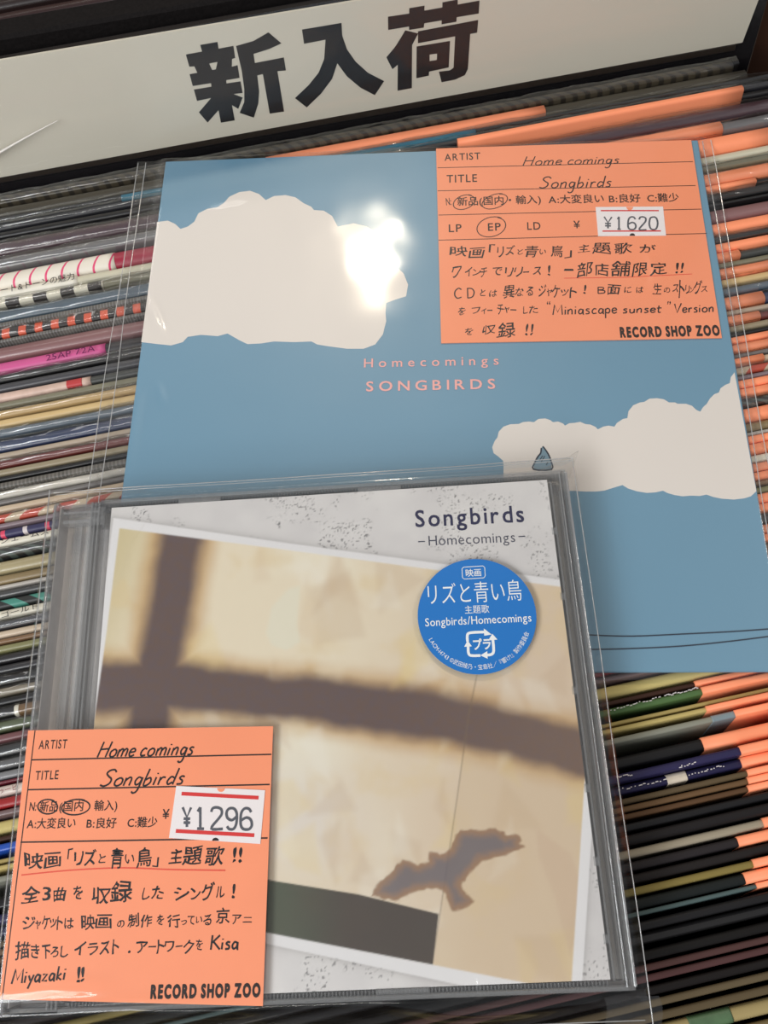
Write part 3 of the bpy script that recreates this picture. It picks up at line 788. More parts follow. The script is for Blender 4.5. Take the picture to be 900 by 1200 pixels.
for q in (leaf, q1([(360, 600), (380, 570)], 560, 420, 5), q1([(372, 606), (392, 572)], 560, 420, 5), q1([(400, 625), (412, 605)], 560, 420, 5)):
    pts = [EF.L(a_, b_, .11) for a_, b_ in (smoothline(q, 3) if len(q) > 3 else q)]
    mb.ribbon(pts, .45 if len(q) > 3 else .25, .11)
for q in ([(690, 744), (740, 745.5), (800, 743), (860, 740), (915, 736)], [(690, 761), (740, 760), (800, 757), (860, 751), (915, 744)]):
    mb.ribbon([EF.L(a_, b_, .11) for a_, b_ in smoothline(q, 6)], .32, .11)
mb.obj('drawn_lines', plain('dark_blue_ink', (34, 46, 62)), ep)
mb = MB()
line(mb, EF, 'Homecomings', (426.5, 430.5), (584.5, 427.2), 10.3, .11, off=.012, track=.28)
line(mb, EF, 'SONGBIRDS', (429, 458.5), (580.5, 455.3), 11.5, .11, off=.02, track=.22)
mb.obj('pink_lettering', plain('salmon_ink', (238, 172, 166)), ep)
# clear outer sleeve of the single
def sheet(fr, x0, x1, y0, y1, nx, ny, zf):
    xs = np.linspace(x0, x1, nx); ys = np.linspace(y0, y1, ny); X, Y = np.meshgrid(xs, ys, indexing='ij')
    Z = zf(X, Y); return np.stack([X, Y, Z], -1)
def ridges(X, Y, fr, lst, gain=1.7):
    Z = np.zeros_like(X)
    for (pts, amp, wd) in lst:
        q = [fr.L(u, v, 1)[:2] for u, v in pts]
        best = np.full(X.shape, 1e9); tt = np.zeros_like(X)
        tot = len(q) - 1
        for i in range(tot):
            a_, b_ = q[i], q[i + 1]; d = b_ - a_; L2 = d @ d
            t = np.clip(((X - a_[0]) * d[0] + (Y - a_[1]) * d[1]) / L2, 0, 1)
            dd = np.hypot(X - a_[0] - t * d[0], Y - a_[1] - t * d[1])
            m_ = dd < best; best = np.where(m_, dd, best); tt = np.where(m_, (i + t) / tot, tt)
        Z += amp * gain * np.exp(-(best / wd) ** 2) * np.sin(np.pi * np.clip(tt, .02, .98)) ** .5
    return Z
EML, EMR = EF.L(160, 189)[0], EF.L(834, 164)[0]
def zep(X, Y):
    base = 1.15 + 1.0 * (fbm(X * .012 + 3, Y * .012, 2, 11) - .45) + .32 * (fbm(X * .06, Y * .05, 2, 3) - .5)
    out = np.maximum(np.maximum(EPX0 - X, X - EPX1), np.maximum(EPY0 - Y, Y - EPY1)); out = np.clip(out, 0, 10)
    base = base - np.clip(out, 0, 3) * .55
    base += ridges(X, Y, EF, [([(173, 350), (183, 375), (190, 392)], .5, .9), ([(150, 560), (158, 500), (165, 460)], .35, 1.0), ([(185, 450), (192, 475)], .25, .7),
                              ([(760, 300), (768, 318), (764, 335)], .25, .8), ([(240, 250), (300, 240)], .12, 2.5)])
    return np.maximum(base, -1.0 + .02 * np.sin(X))
mbf = MB().grid(sheet(EF, EML, EMR, EPY0 - 2, EPY1 + 1.0, 200, 200, zep))
mbf.obj('clear_sleeve', FILM, ep, True)
for (xa, xb_) in ((EML + .5, EML - .3), (EML + 3.2, EML + 3.8), (EMR - .3, EMR + .2), (EMR - 2.6, EMR - 3.2)):
    pts = [(xa + (xb_ - xa) * t + .2 * math.sin(t * 9 + xa), EPY1 - (EPY1 - EPY0) * t, -.4 + .25 * math.sin(t * 17 + xa)) for t in np.linspace(0, 1, 60)]
    MB().tube(pts, .16, 5).obj('sleeve_seam', SEAM, ep, True)

# =================================================================== ORANGE CARD ON THE SINGLE
HC = 0.35
def card(fr, corners, name, label, cat, h0, h1):
    pts = pl(fr, corners, h1); c_ = np.mean(np.array(pts), 0)
    f2 = Frame(fr.Wd((c_[0], c_[1], h0)), fr.ex, fr.ez)
    root = empty(name, f2.matrix()); tag(root, label, cat)
    MB().prism(pl(f2, corners, h1 - h0), 0, h1 - h0).obj('paper', ORANGE, root)
    return root, f2, h1 - h0
root, F, t0 = card(EF, [(511, 174), (810, 164), (846, 396), (517, 402)], 'price_card', 'orange handwritten card priced 1620 yen on the blue sleeve', 'price card', .12, .4)
h = t0 + .03
mb = MB()
for a_, b_ in (((513, 196.6), (812, 189.4)), ((513, 223.6), (815, 217.4)), ((514, 252), (822, 245)), ((514, 281.4), (828, 273.6))):
    mb.ribbon([F.L(*a_, h), F.L(*b_, h)], .26, h)
mb.obj('ruled_lines', INK, root)
mb = MB()
line(mb, F, 'ARTIST', (521, 188.4), (563, 186.5), 8, h, .012, .05); line(mb, F, 'TITLE', (523.5, 214), (559, 213), 9, h, .012, .05)
line(mb, F, 'N:', (523, 240.5), (529, 240), 8.5, h, .01)
line(mb, F, '新品(国内・輸入)', (536, 240.8), (634, 238), 9.5, h, .014)
line(mb, F, 'A:大変良い', (643, 238.4), (708, 237), 9.5, h, .014); line(mb, F, 'B:良好', (714, 237.5), (751, 236.6), 9.5, h, .014); line(mb, F, 'C:難少', (759, 236.8), (796, 235.6), 9.5, h, .014)
line(mb, F, 'LP', (526, 272), (541, 271.5), 9, h, .012, .05); line(mb, F, 'EP', (572, 270.5), (587, 270), 9, h, .012, .05); line(mb, F, 'LD', (618, 269.3), (633.5, 269), 9, h, .012, .05); line(mb, F, '¥', (672.5, 267.5), (680, 267.3), 8.5, h, .012)
line(mb, F, 'RECORD SHOP ZOO', (727, 395), (844, 392.6), 11.3, h, .06, .03)
mb.obj('printed_lettering', INK, root)
def loops(mb, F, lst, h, wd=.3):
    for (cx, cy, rx, ry, rot, gap) in lst:
        pts = []
        for k in range(29):
            a_ = math.radians(-60 + k * (375 / 28.0)); rr = 1 + .05 * math.sin(a_ * 2 + cx) + .002 * k
            x, y = rx * rr * math.cos(a_), ry * rr * math.sin(a_); c_, s_ = math.cos(rot), math.sin(rot)
            pts.append(F.L(cx + x * c_ + y * s_, cy - x * s_ + y * c_, h))
        mb.ribbon(pts, wd, h)
def rows(mb, F, h, data, off=.012):
    for ln in data:
        for (ch, a_, b_, c_, d_) in ln: hand(mb, F, ch, a_, b_, c_, d_, h, off)
mb = MB()
loops(mb, F, [(544, 237, 13, 7.5, .25, 0), (580, 236, 14.5, 8, .3, 0), (576, 266, 17.5, 10.5, .2, 0)], h)
script(mb, F, 'Home comings', (613, 194), (726, 191.5), 10.5, h, .36)
script(mb, F, 'Songbirds', (632, 220.5), (717, 219), 13, h, .42)
rows(mb, F, h, [
 [('映', 528, 547, 288, 300), ('画', 550, 567, 290, 302), ('「', 573, 580, 286, 296), ('リ', 582, 590, 289, 301), ('ズ', 592, 603, 288, 299), ('と', 606, 613, 292, 298), ('青', 614, 631, 288, 301), ('い', 632, 640, 292, 298), ('鳥', 645, 660, 287, 301), ('」', 662, 670, 293, 302), ('主', 678, 691, 286, 296), ('題', 695, 716, 284, 298), ('歌', 719, 741, 285, 297), ('が', 750, 768, 286, 296)],
 [('ワ', 529, 540, 312, 325), ('イ', 545, 553, 313, 324), ('ン', 554, 563, 315, 323), ('チ', 563, 571, 313, 325), ('で', 577, 588, 313, 323), ('リ', 592, 601, 313, 325), ('リ', 603, 612, 313, 324), ('ー', 613, 620, 318, 319.5), ('ス', 625, 634, 313, 322), ('!', 642, 645, 311, 323), ('一', 661, 672, 315, 317.5), ('部', 676, 695, 308, 324), ('店', 697, 713, 309, 323), ('舗', 717, 738, 306, 323), ('限', 742, 759, 308, 323), ('定', 762, 781, 307, 322), ('!', 792, 795, 308, 320), ('!', 798, 801, 308, 320)],
 [('と', 563, 569, 339, 347), ('は', 574, 583, 340, 348), ('異', 590, 603, 334, 350), ('な', 604, 614, 337, 348), ('る', 617, 625, 336, 347), ('ジ', 631, 640, 334, 347), ('ャ', 640, 647, 338, 347), ('ケ', 647, 656, 334, 348), ('ッ', 657, 666, 339, 347), ('ト', 668, 677, 336, 349), ('!', 684, 687, 334, 344), ('面', 712, 727, 334, 345), ('に', 732, 740, 336, 343), ('は', 746, 754, 336, 343), ('生', 765, 775, 332, 345), ('の', 778, 785, 337, 343), ('ス', 788, 795, 333, 342), ('ト', 796, 802, 328, 348), ('リ', 803, 808, 334, 344), ('ン', 808, 813, 336, 343), ('グ', 813, 823, 328, 345), ('ス', 822, 829, 335, 342)],
 [('を', 537, 545, 360, 369), ('フ', 553, 563, 360, 368), ('ィ', 564, 570, 361, 368), ('ー', 571, 577, 363, 364.3), ('チ', 583, 590, 356, 369), ('ャ', 590, 597, 359, 367), ('ー', 598, 605, 362.4, 363.8), ('し', 613, 619, 359, 368), ('た', 620, 631, 358, 367), ('“', 641, 645, 353, 357), ('”', 782, 786, 353, 357)],
 [('を', 545, 554, 384, 393), ('収', 565, 580, 380, 392), ('録', 583, 604, 378, 396), ('!', 616, 619, 380, 393), ('!', 622, 625, 380, 392)]], .010)
script(mb, F, 'CD', (533, 350), (556, 349), 12, h, .4, 0, .3); script(mb, F, 'B', (701, 344), (709, 344), 8, h, .36, 0)
script(mb, F, 'Miniascape', (648, 369), (723, 367), 12, h, .4, .05); script(mb, F, 'sunset', (730, 367), (776, 366), 10, h, .4, .1); script(mb, F, 'Version', (792, 366.5), (836, 365.5), 11, h, .4, .1)
mb.obj('handwriting', BLACKINK, root)
MB().ribbon([F.L(*q, h) for q in ((661, 326), (730, 325), (811, 321))], .25, h).obj('red_underline', plain('orange_red_ink', (226, 84, 62)), root)
def price(root, F, h, corners, digits, red, notch, rw, dn):
    lab = MB().prism(pl(F, corners, h + .12), h, h + .12).obj('price_label', WHITELABEL, root)
    hh = h + .15
    MB().ribbon([F.L(*red[0], hh), F.L(*red[1], hh)], rw, hh).ribbon([F.L(*red[2], hh), F.L(*red[3], hh)], rw, hh).obj('red_stripes', REDINK, lab)
    mb = MB()
    for (ch, a_, b_, c_, d_) in digits:
        st = SL[ch][1]; xs_ = [p[0] for q in st for p in q]; lo, hi = min(xs_), max(xs_)
        A, B, D = F.L(a_, d_, hh), F.L(b_, d_ + (b_ - a_) * .03, hh), F.L(a_, c_, hh)
        for q in st:
            if ch in '0269' : q = smoothline(q, 4)
            mb.ribbon([A + (B - A) * ((p[0] - lo) / (hi - lo)) + (D - A) * p[1] for p in q], dn, hh)
    mb.obj('price_digits', plain('grey_stamp_ink', (84, 86, 94)), lab)
    (u, v, r_, dark), (u2, v2, r2, d2) = notch
    for (a_, b_, r3, up_, m_) in ((u, v, r_, -1, ORANGE), (u2, v2, r2, 1, BLACKINK)):
        pts = [(a_ + r3 * math.cos(t), b_ - up_ * r3 * abs(math.sin(t)) * .9) for t in np.linspace(0, math.pi, 9)]
        MB().prism(pl(F, pts, hh), hh - .02, hh + .01).obj('notch', m_, lab)
price(root, F, h, [(698, 242.6), (777, 242), (780.5, 276), (701, 276.6)], [('¥', 708, 717, 254, 267.5), ('1', 723.5, 727.5, 254, 268.5), ('6', 736, 745, 254, 269), ('2', 749, 757.5, 254, 269), ('0', 761, 770.5, 254, 269)],
      [(704, 246.8), (772, 246.8), (706, 270.8), (774.5, 270.6)], [(738, 242.6, 4, 0), (741, 276.2, 3.2, 1)], .52, .55)

# =================================================================== JEWEL CASE
ZT = 13.2
k0, k1, k2, k3 = P(64, 588, ZT), P(664, 549, ZT), P(745, 1163, ZT), P(-4, 1190, ZT)
ko = (k0 + k1 + k2 + k3) / 4
CF = Frame((ko[0], ko[1], ZT), k1 - k0, (0, 0, 1))
cd = empty('jewel_case', CF.matrix())
tag(cd, 'clear plastic compact disc jewel case with a bird shadow cover', 'cd case')
HW, HH = 70.9, 62.2; TH = 9.4
LX = -HW + 13.2     # right edge of the hinge strip
# base shell
mb = MB(); mb.box(-HW, HW, -HH, HH, -TH, -TH + 1.1, .2)
mb.obj('back_shell', ACRYL, cd)
MB().box(-HW + 1, HW - 1, -HH + 1.2, HH - 1.2, -TH + 1.15, -TH + 1.4).obj('back_inlay', mat('concrete_print', (222, 218, 216), .6, 0, .1, 300), cd)
mb = MB(); mb.box(-HW, -HW + 1.1, -HH, HH, -TH + 1.1, -0.9, .25); mb.box(HW - 1.1, HW, -HH + 1, HH - 1, -TH + 1.1, -1.6, .4)
mb.box(-HW + 1.1, HW - 1.1, HH - 1.1, HH, -TH + 1.1, -3.0, .2); mb.box(-HW + 1.1, HW - 1.1, -HH, -HH + 1.1, -TH + 1.1, -3.0, .2)
mb.obj('side_wall', ACRS, cd)
MB().box(-HW + 1.15, -HW + 1.4, -HH + 1.2, HH - 1.2, -TH + 1.4, -2.2).obj('inlay_spine', mat('concrete_print', (222, 218, 216), .6, 0, .1, 300), cd)
# disc tray: grey-clear moulding seen in the hinge strip
TRAY = film_mat('smoky_clear_tray', (0.95, 0.945, 0.94), gain=1.3, rough=.08, frost=.26)
mb = MB(); mb.box(LX - .5, HW - 2.2, -HH + 1.5, HH - 1.5, -TH + 3.0, -TH + 3.6, .2)
mb.obj('disc_tray', TRAY, cd)
mb = MB()
for x, z1 in ((-HW + 4.0, -6.2), (-HW + 7.6, -6.0)):
    mb.prism([(x, -HH + 3), (x + 2.2, -HH + 3), (x + 2.2, HH - 5), (x, HH - 5)], -TH + 1.5, z1)
mb.obj('tray_channel', TRAY, cd)
# hinge strip: clear with ridges
mb = MB(); mb.box(-HW, LX - 2.4, -HH + .6, HH - .6, -1.0, -0.25, .35); mb.obj('spine_cover', ACRYL, cd)
for x, wd_, zt in ((LX - 2.4, .55, -.05), (LX - 1.35, .45, -.15), (LX - .35, .6, 0)):
    MB().box(x, x + wd_, -HH + .8, HH - .8, -4.5, zt, .15).obj('hinge_ridge', ACRS, cd)
mb = MB(); mb.box(-HW + 3, LX - .2, HH - 6.6, HH - 5.6, -4, -.4, .2).box(-HW + 3, LX - .2, HH - 3.8, HH - 3.1, -4, -.3, .2); mb.box(LX - 2.6, LX + 1.4, HH - 7.5, HH - 2, -5, -.5, .4)
mb.obj('hinge_arm', ACRS, cd)
mb = MB(); mb.box(-HW + 3, LX - .2, -HH + 5.6, -HH + 6.6, -4, -.4, .2).box(LX - 2.6, LX + 1.4, -HH + 2, -HH + 7.5, -5, -.5, .4)
mb.obj('hinge_arm', ACRS, cd)
# lid
lid = MB().box(LX, HW, -HH, HH, -1.0, 0, .4).obj('lid', ACRYL, cd)
mb = MB(); mb.box(HW - 1.0, HW, -HH, HH, -6.4, -1.0, .4); mb.box(LX, HW - 1, HH - 1.0, HH, -6.4, -1.0, .2); mb.box(LX, HW - 1, -HH, -HH + 1.0, -6.4, -1.0, .2)
mb.obj('lid_rim', ACRS, lid)
mb = MB(); mb.box(HW - 4.6, HW - 4.1, -HH + 2, HH - 3, -3.4, -1.05, .1); mb.box(HW - 2.6, HW - 2.1, -HH + 2, HH - 6, -4.2, -1.05, .1)
mb.obj('lid_rib', ACRS, lid)
for y in (45, 27, 3, -20, -36, -52):
    MB().box(HW - 5.6, HW - 4.2, y - 1.0, y + 1.0, -2.6, -1.05, .3).obj('booklet_tab', ACRS, lid)
for x in (-30, 20):
    MB().box(x - 6, x + 6, HH - 2.3, HH - 1.05, -2.6, -1.05, .3).obj('booklet_tab', ACRS, lid)
    MB().box(x - 6, x + 6, -HH + 1.05, -HH + 2.3, -2.6, -1.05, .3).obj('booklet_tab', ACRS, lid)
mb = MB()
for i in range(150):
    x = LX + 2 + i * .82
    if x > HW - 6: break
    mb.box(x, x + .3, HH - 1.95, HH - 1.1, -3.6, -1.6)
    mb.box(x, x + .3, -HH + 1.1, -HH + 1.95, -3.6, -1.6)
o = mb.obj('knurled_rim', ACRS, lid); o['kind'] = 'stuff'

SHINE = film_mat('polished_acrylic_edge', tint=(0.8, 0.8, 0.8), gain=9.0, rough=.10, haze=.3, frost=.12)
for nm, x_, z_, r_, par in (('lid_edge', HW - .1, -.7, .42, lid), ('lid_edge', HW - 1.9, -.5, .22, lid), ('shell_edge', -HW + .3, -.9, .42, cd)):
    MB().tube([(x_, y_, z_) for y_ in np.linspace(-HH + .8, HH - .8, 24)], r_, 8).obj(nm, SHINE, par, True)
# booklet with printed cover art
BT = -1.35
bk = pl(CF, [(129, 592), (642, 560), (714, 1150), (86, 1181)], BT)
bx0 = max(LX + .8, (bk[0][0] + bk[3][0]) / 2); bx1 = (bk[1][0] + bk[2][0]) / 2; by1 = HH - 2.4; by0 = -HH + 2.2
NX, NY = 420, 420
xs = np.linspace(bx0, bx1, NX); ys = np.linspace(by0, by1, NY); X, Y = np.meshgrid(xs, ys, indexing='ij')
Wp = CF.o[None, None, :] + X[..., None] * CF.ex + Y[..., None] * CF.ey + BT * CF.ez
q = (Wp - CAM) @ R; U = 450 + FPX * q[..., 0] / q[..., 2]; V = 600 + FPX * q[..., 1] / q[..., 2]   # where the art falls in the reference
def ss(a_, b_, x): t = np.clip((x - a_) / (b_ - a_), 0, 1); return t * t * (3 - 2 * t)
def inpoly(U, V, poly, soft=1.2):
    inside = np.zeros(U.shape, bool); dist = np.full(U.shape, 1e9); n = len(poly)
    for i in range(n):
        (x1, y1), (x2, y2) = poly[i], poly[(i + 1) % n]
        if y1 != y2:
            c_ = ((y1 > V) != (y2 > V)) & (U < (x2 - x1) * (V - y1) / (y2 - y1) + x1); inside ^= c_
        dx, dy = x2 - x1, y2 - y1; t = np.clip(((U - x1) * dx + (V - y1) * dy) / (dx * dx + dy * dy + 1e-9), 0, 1)
        dist = np.minimum(dist, np.hypot(U - x1 - t * dx, V - y1 - t * dy))
    sd = np.where(inside, dist, -dist)
    return ss(-soft, soft, sd), sd
def L3(c_): return np.array(lin(c_)[:3])
def mixc(a_, b_, f): return a_ + (b_ - a_) * f[..., None]
nz = fbm(X * .12, Y * .12, 4, 21); nz2 = fbm(X * .9, Y * .9, 3, 5); nz3 = fbm(X * .05, Y * .05, 3, 9)
conc = mixc(np.broadcast_to(L3((236, 233, 230)), U.shape + (3,)), L3((212, 208, 208)), nz * .9)
sp = ss(.49, .58, fbm(X * 2.2 + 7, Y * 2.2, 2, 33)) * ss(.42, .55, fbm(X * .13, Y * .13, 3, 40))
conc = mixc(conc, L3((120, 118, 118)), sp * .85)
outer, _ = inpoly(U, V, [(133, 607), (340, 637), (653, 679), (712, 688), (697, 920), (681, 1170), (640, 1175), (547, 1156), (313, 1106), (75, 1050), (100, 860), (121, 700)])
inner, sdi = inpoly(U, V, [(140, 619), (340, 645), (653, 687), (720, 696), (685, 918), (669, 1163), (607, 1150), (313, 1093), (80, 1045), (108, 860), (125, 740)])
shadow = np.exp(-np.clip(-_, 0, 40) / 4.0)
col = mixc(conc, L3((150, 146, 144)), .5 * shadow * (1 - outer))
col = mixc(col, L3((240, 238, 238)), outer)
art = mixc(np.broadcast_to(L3((244, 230, 202)), U.shape + (3,)), L3((228, 206, 180)), ss(300, 640, U + .3 * (V - 850)))
art = mixc(art, L3((214, 198, 150)), ss(230, 120, U + .4 * (V - 640)) * .9)
art = mixc(art, L3((250, 244, 224)), ss(.35, .7, nz3) * ss(160, 320, U) * ss(620, 380, U) * .7)
art = mixc(art, L3((236, 226, 214)), np.exp(-((U - 360) / 70) ** 2 - ((V - 960) / 60) ** 2) * .9)
art = mixc(art, L3((232, 205, 150)), ss(.5, .75, nz) * .35)
# horizontal bar shadow of the window frame in the print, with golden rim
vc = np.interp(U, [80, 120, 200, 300, 400, 500, 600, 690, 720], [803, 806, 803, 813, 824, 838, 858, 884, 892]); hwb = np.interp(U, [120, 300, 500, 690], [36, 30, 34, 32])
dn = (V - vc) / hwb + (nz - .5) * .35
bar = 1 - ss(.58, 1.22, np.abs(dn)); rim = 1 - ss(.85, 1.7, np.abs(dn))
uc = np.interp(V, [600, 640, 700, 760, 830, 870], [219, 211, 200, 190, 176, 168]); du = (U - uc) / 31 + (nz - .5) * .3
barv = (1 - ss(.52, 1.2, np.abs(du))) * ss(900, 860, V); rimv = (1 - ss(.9, 1.7, np.abs(du))) * ss(900, 860, V)
rimc = np.maximum(rim * np.interp(U, [120, 700], [.75, .8]), rimv * .8); barc = np.maximum(bar, barv)
art = mixc(art, L3((200, 150, 74)), rimc * .85)
dark = mixc(np.broadcast_to(L3((104, 80, 70)), U.shape + (3,)), L3((92, 80, 88)), nz2)
dark = mixc(dark, L3((150, 122, 98)), ss(420, 720, U) * .35)
art = mixc(art, dark, barc * .97)
# brushed facets
for i in range(70):
    cx, cy = rnd.uniform(240, 690), rnd.uniform(640, 1130); n_ = rnd.randint(3, 4)
    pg = [(cx + rnd.uniform(8, 40) * math.cos(k * 2 * math.pi / n_ + rnd.random()), cy + rnd.uniform(15, 60) * math.sin(k * 2 * math.pi / n_ + rnd.random())) for k in range(n_)]
    m_, _2 = inpoly(U, V, pg, 5.5)
    art = mixc(art, L3(rnd.choice([(252, 246, 232), (240, 214, 140), (204, 174, 140), (226, 200, 168), (250, 240, 214)])), m_ * .27 * (1 - barc))
facet, _2 = inpoly(U, V, [(312, 742), (318, 712), (338, 690), (352, 686), (348, 730), (352, 752), (336, 762), (318, 756)], 2)
art = mixc(art, L3((240, 236, 214)), facet * .7)
facet, _2 = inpoly(U, V, [(628, 970), (668, 1000), (690, 1060), (668, 1120), (650, 1050), (632, 1005)], 3); art = mixc(art, L3((214, 184, 162)), facet * .5)
# paper join
jl = np.interp(V, [780, 840, 940, 1129, 1160], [561, 549, 535, 507, 503]); art = mixc(art, L3((128, 108, 84)), np.exp(-((U - jl) / 1.1) ** 2) * .5 * ss(780, 800, V))
art = mixc(art, L3((216, 190, 150)), ss(0, 2, U - jl) * ss(790, 900, V) * .35 * (1 - barc))
bird_px = [(55, 380), (70, 345), (90, 318), (130, 290), (150, 262), (180, 235), (210, 240), (240, 255), (285, 240), (290, 203), (345, 210), (375, 190), (395, 135), (415, 112), (480, 115), (555, 110), (585, 120), (600, 135), (640, 130), (660, 152), (650, 165), (672, 180), (648, 192), (620, 205), (590, 215), (540, 228), (500, 235), (480, 260), (450, 290), (415, 335), (430, 360), (470, 405), (430, 430), (380, 445), (365, 410), (355, 370), (340, 355), (300, 350), (250, 355), (200, 375), (150, 400), (100, 392)]
bu = U + (nz2 - .45) * 5; bv = V + (fbm(X * .9 + 50, Y * .9, 3, 8) - .45) * 5
bird, sdb = inpoly(bu, bv, q1(bird_px, 420, 940, 3.4615), 1.8)
bcol = mixc(np.broadcast_to(L3((156, 118, 88)), U.shape + (3,)), L3((110, 102, 108)), ss(0, 13, sdb))
art = mixc(art, bcol, ss(-2, 1.5, sdb) * .9)
strip, _2 = inpoly(U, V, [(250, 1016), (320, 1032), (420, 1048), (514, 1071), (507, 1131), (313, 1094), (250, 1080)], 1.0)
scol = mixc(np.broadcast_to(L3((72, 84, 66)), U.shape + (3,)), L3((66, 58, 54)), ss(320, 420, U)); scol = mixc(scol, L3((86, 74, 62)), nz * .5)
art = mixc(art, scol, strip * .97)
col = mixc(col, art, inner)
me = bpy.data.meshes.new('booklet')
vv = np.stack([X, Y, np.full_like(X, BT)], -1).reshape(-1, 3) * S
fi = np.arange(NX * NY).reshape(NX, NY); fq = np.stack([fi[:-1, :-1], fi[1:, :-1], fi[1:, 1:], fi[:-1, 1:]], -1).reshape(-1, 4)
me.vertices.add(len(vv)); me.vertices.foreach_set('co', vv.ravel()); me.loops.add(fq.size); me.loops.foreach_set('vertex_index', fq.ravel())
me.polygons.add(len(fq)); me.polygons.foreach_set('loop_start', np.arange(0, fq.size, 4)); me.update(calc_edges=True)
at = me.color_attributes.new('print', 'FLOAT_COLOR', 'POINT'); at.data.foreach_set('color', np.concatenate([col.reshape(-1, 3), np.ones((NX * NY, 1))], 1).ravel().astype(np.float32))
t = NT('printed_cover'); an_ = t.n('ShaderNodeVertexColor'); an_.layer_name = 'print'; t.bsdf(an_.outputs[0], .5, 0, None, .3); me.materials.append(t.m)
bo = bpy.data.objects.new('booklet', me); COL.objects.link(bo); bo.parent = cd
MB().box(bx0, bx1, by0, by1, BT - 1.0, BT - .03, .1).obj('booklet_pages', mat('booklet_paper', (206, 202, 200), .6), cd)
mb = MB(); hb = BT + .04
line(mb, CF, 'Songbirds', (487, 617.5), (614.5, 611.3), 19.5, hb, .018, .06)
mb.obj('title_lettering', plain('navy_ink', (36, 36, 76)), cd)
mb = MB(); line(mb, CF, 'Homecomings', (502.5, 639.5), (604, 635), 12, hb, -.004, .02)
mb.ribbon([CF.L(490, 634.8, hb), CF.L(498, 634.4, hb)], .3, hb); mb.ribbon([CF.L(607.5, 628.8, hb), CF.L(615.5, 628.4, hb)], .3, hb)
mb.obj('artist_lettering', plain('slate_ink', (64, 64, 84)), cd)
# round blue sticker on the lid
hs = .12
cs = CF.L(558.7, 721, hs)[:2]; rs = np.linalg.norm(CF.L(628.3, 718, hs)[:2] - cs)
stk = MB().prism([(cs[0] + rs * math.cos(a_), cs[1] + rs * math.sin(a_)) for a_ in np.linspace(0, 2 * math.pi, 97)[:-1]], .02, hs).obj('round_sticker', mat('sticker_blue', (0, 114, 196), .4, 0, .02), cd)
hw_ = hs + .04; mb = MB()
line(mb, CF, '映画', (546, 675.5), (564, 674.7), 8.3, hw_, .01)
line(mb, CF, 'リズと青い鳥', (502, 708), (612, 702.5), 23, hw_, -.004)
line(mb, CF, '主題歌', (545, 719), (573.5, 717.6), 9, hw_, .0)
line(mb, CF, 'Songbirds/Homecomings', (498.5, 734), (623, 728.2), 9.5, hw_, .006, .0)
line(mb, CF, 'プラ', (555, 761.5), (575.5, 760.5), 12.5, hw_, .03)
bxp = [(543.5, 664.6), (566, 663.2), (568, 665), (568.6, 675), (566.8, 677.2), (544, 678.6), (542, 676.8), (541.4, 666.6), (543.5, 664.6)]
mb.ribbon([CF.L(a_, b_, hw_) for a_, b_ in bxp], .18, hw_)
for seg, tip in (([(548, 752), (547.6, 745), (551, 741.5), (569, 740.6)], (577, 741)), ([(577.5, 749), (578.5, 763), (575.5, 767), (570, 767.6)], None), ([(563, 768.2), (552, 768.2), (549, 765), (548.6, 757)], None)):
    mb.ribbon([CF.L(a_, b_, hw_) for a_, b_ in smoothline(seg, 3)], .68, hw_)
for tri in ([(567, 736.5), (576, 743.5), (567.5, 745)], [(572, 750.5), (583, 749.5), (577, 742.8)], [(571, 763), (563, 768), (571.5, 772)], [(544, 758), (553, 757.4), (548, 750.5)]):
    pts = [CF.L(a_, b_, hw_) for a_, b_ in tri]; mb.add(pts, [(0, 1, 2)])
arc = 'LACM-14743 ©武田綾乃・宝島社／『響け!』製作委員会'
g = layout(arc, .0, .02); tot = max(q_[:, 0].max() for q_, _f in g)
ax0 = math.atan2(*(CF.L(503, 749, hw_)[:2] - cs)[::-1]); ax1 = math.atan2(*(CF.L(619.5, 741.5, hw_)[:2] - cs)[::-1])
ax0 = ax0 % (2 * math.pi); ax1 = ax1 % (2 * math.pi); rr_ = rs * .915; sc_ = (ax1 - ax0) * rr_ / tot
for q_, f_ in g:
    pts = []
    cxm = (q_[:, 0].min() + q_[:, 0].max()) / 2; th = ax0 + (ax1 - ax0) * cxm / tot
    for x, y, _z in q_:
        lx, ly = (x - cxm) * sc_, y * sc_ * 1.15
        pts.append((cs[0] + (rr_ - ly) * math.cos(th) - lx * math.sin(th), cs[1] + (rr_ - ly) * math.sin(th) + lx * math.cos(th), hw_))
    mb.add(pts, f_)
mb.obj('white_lettering', plain('white_ink', (238, 240, 240)), stk)

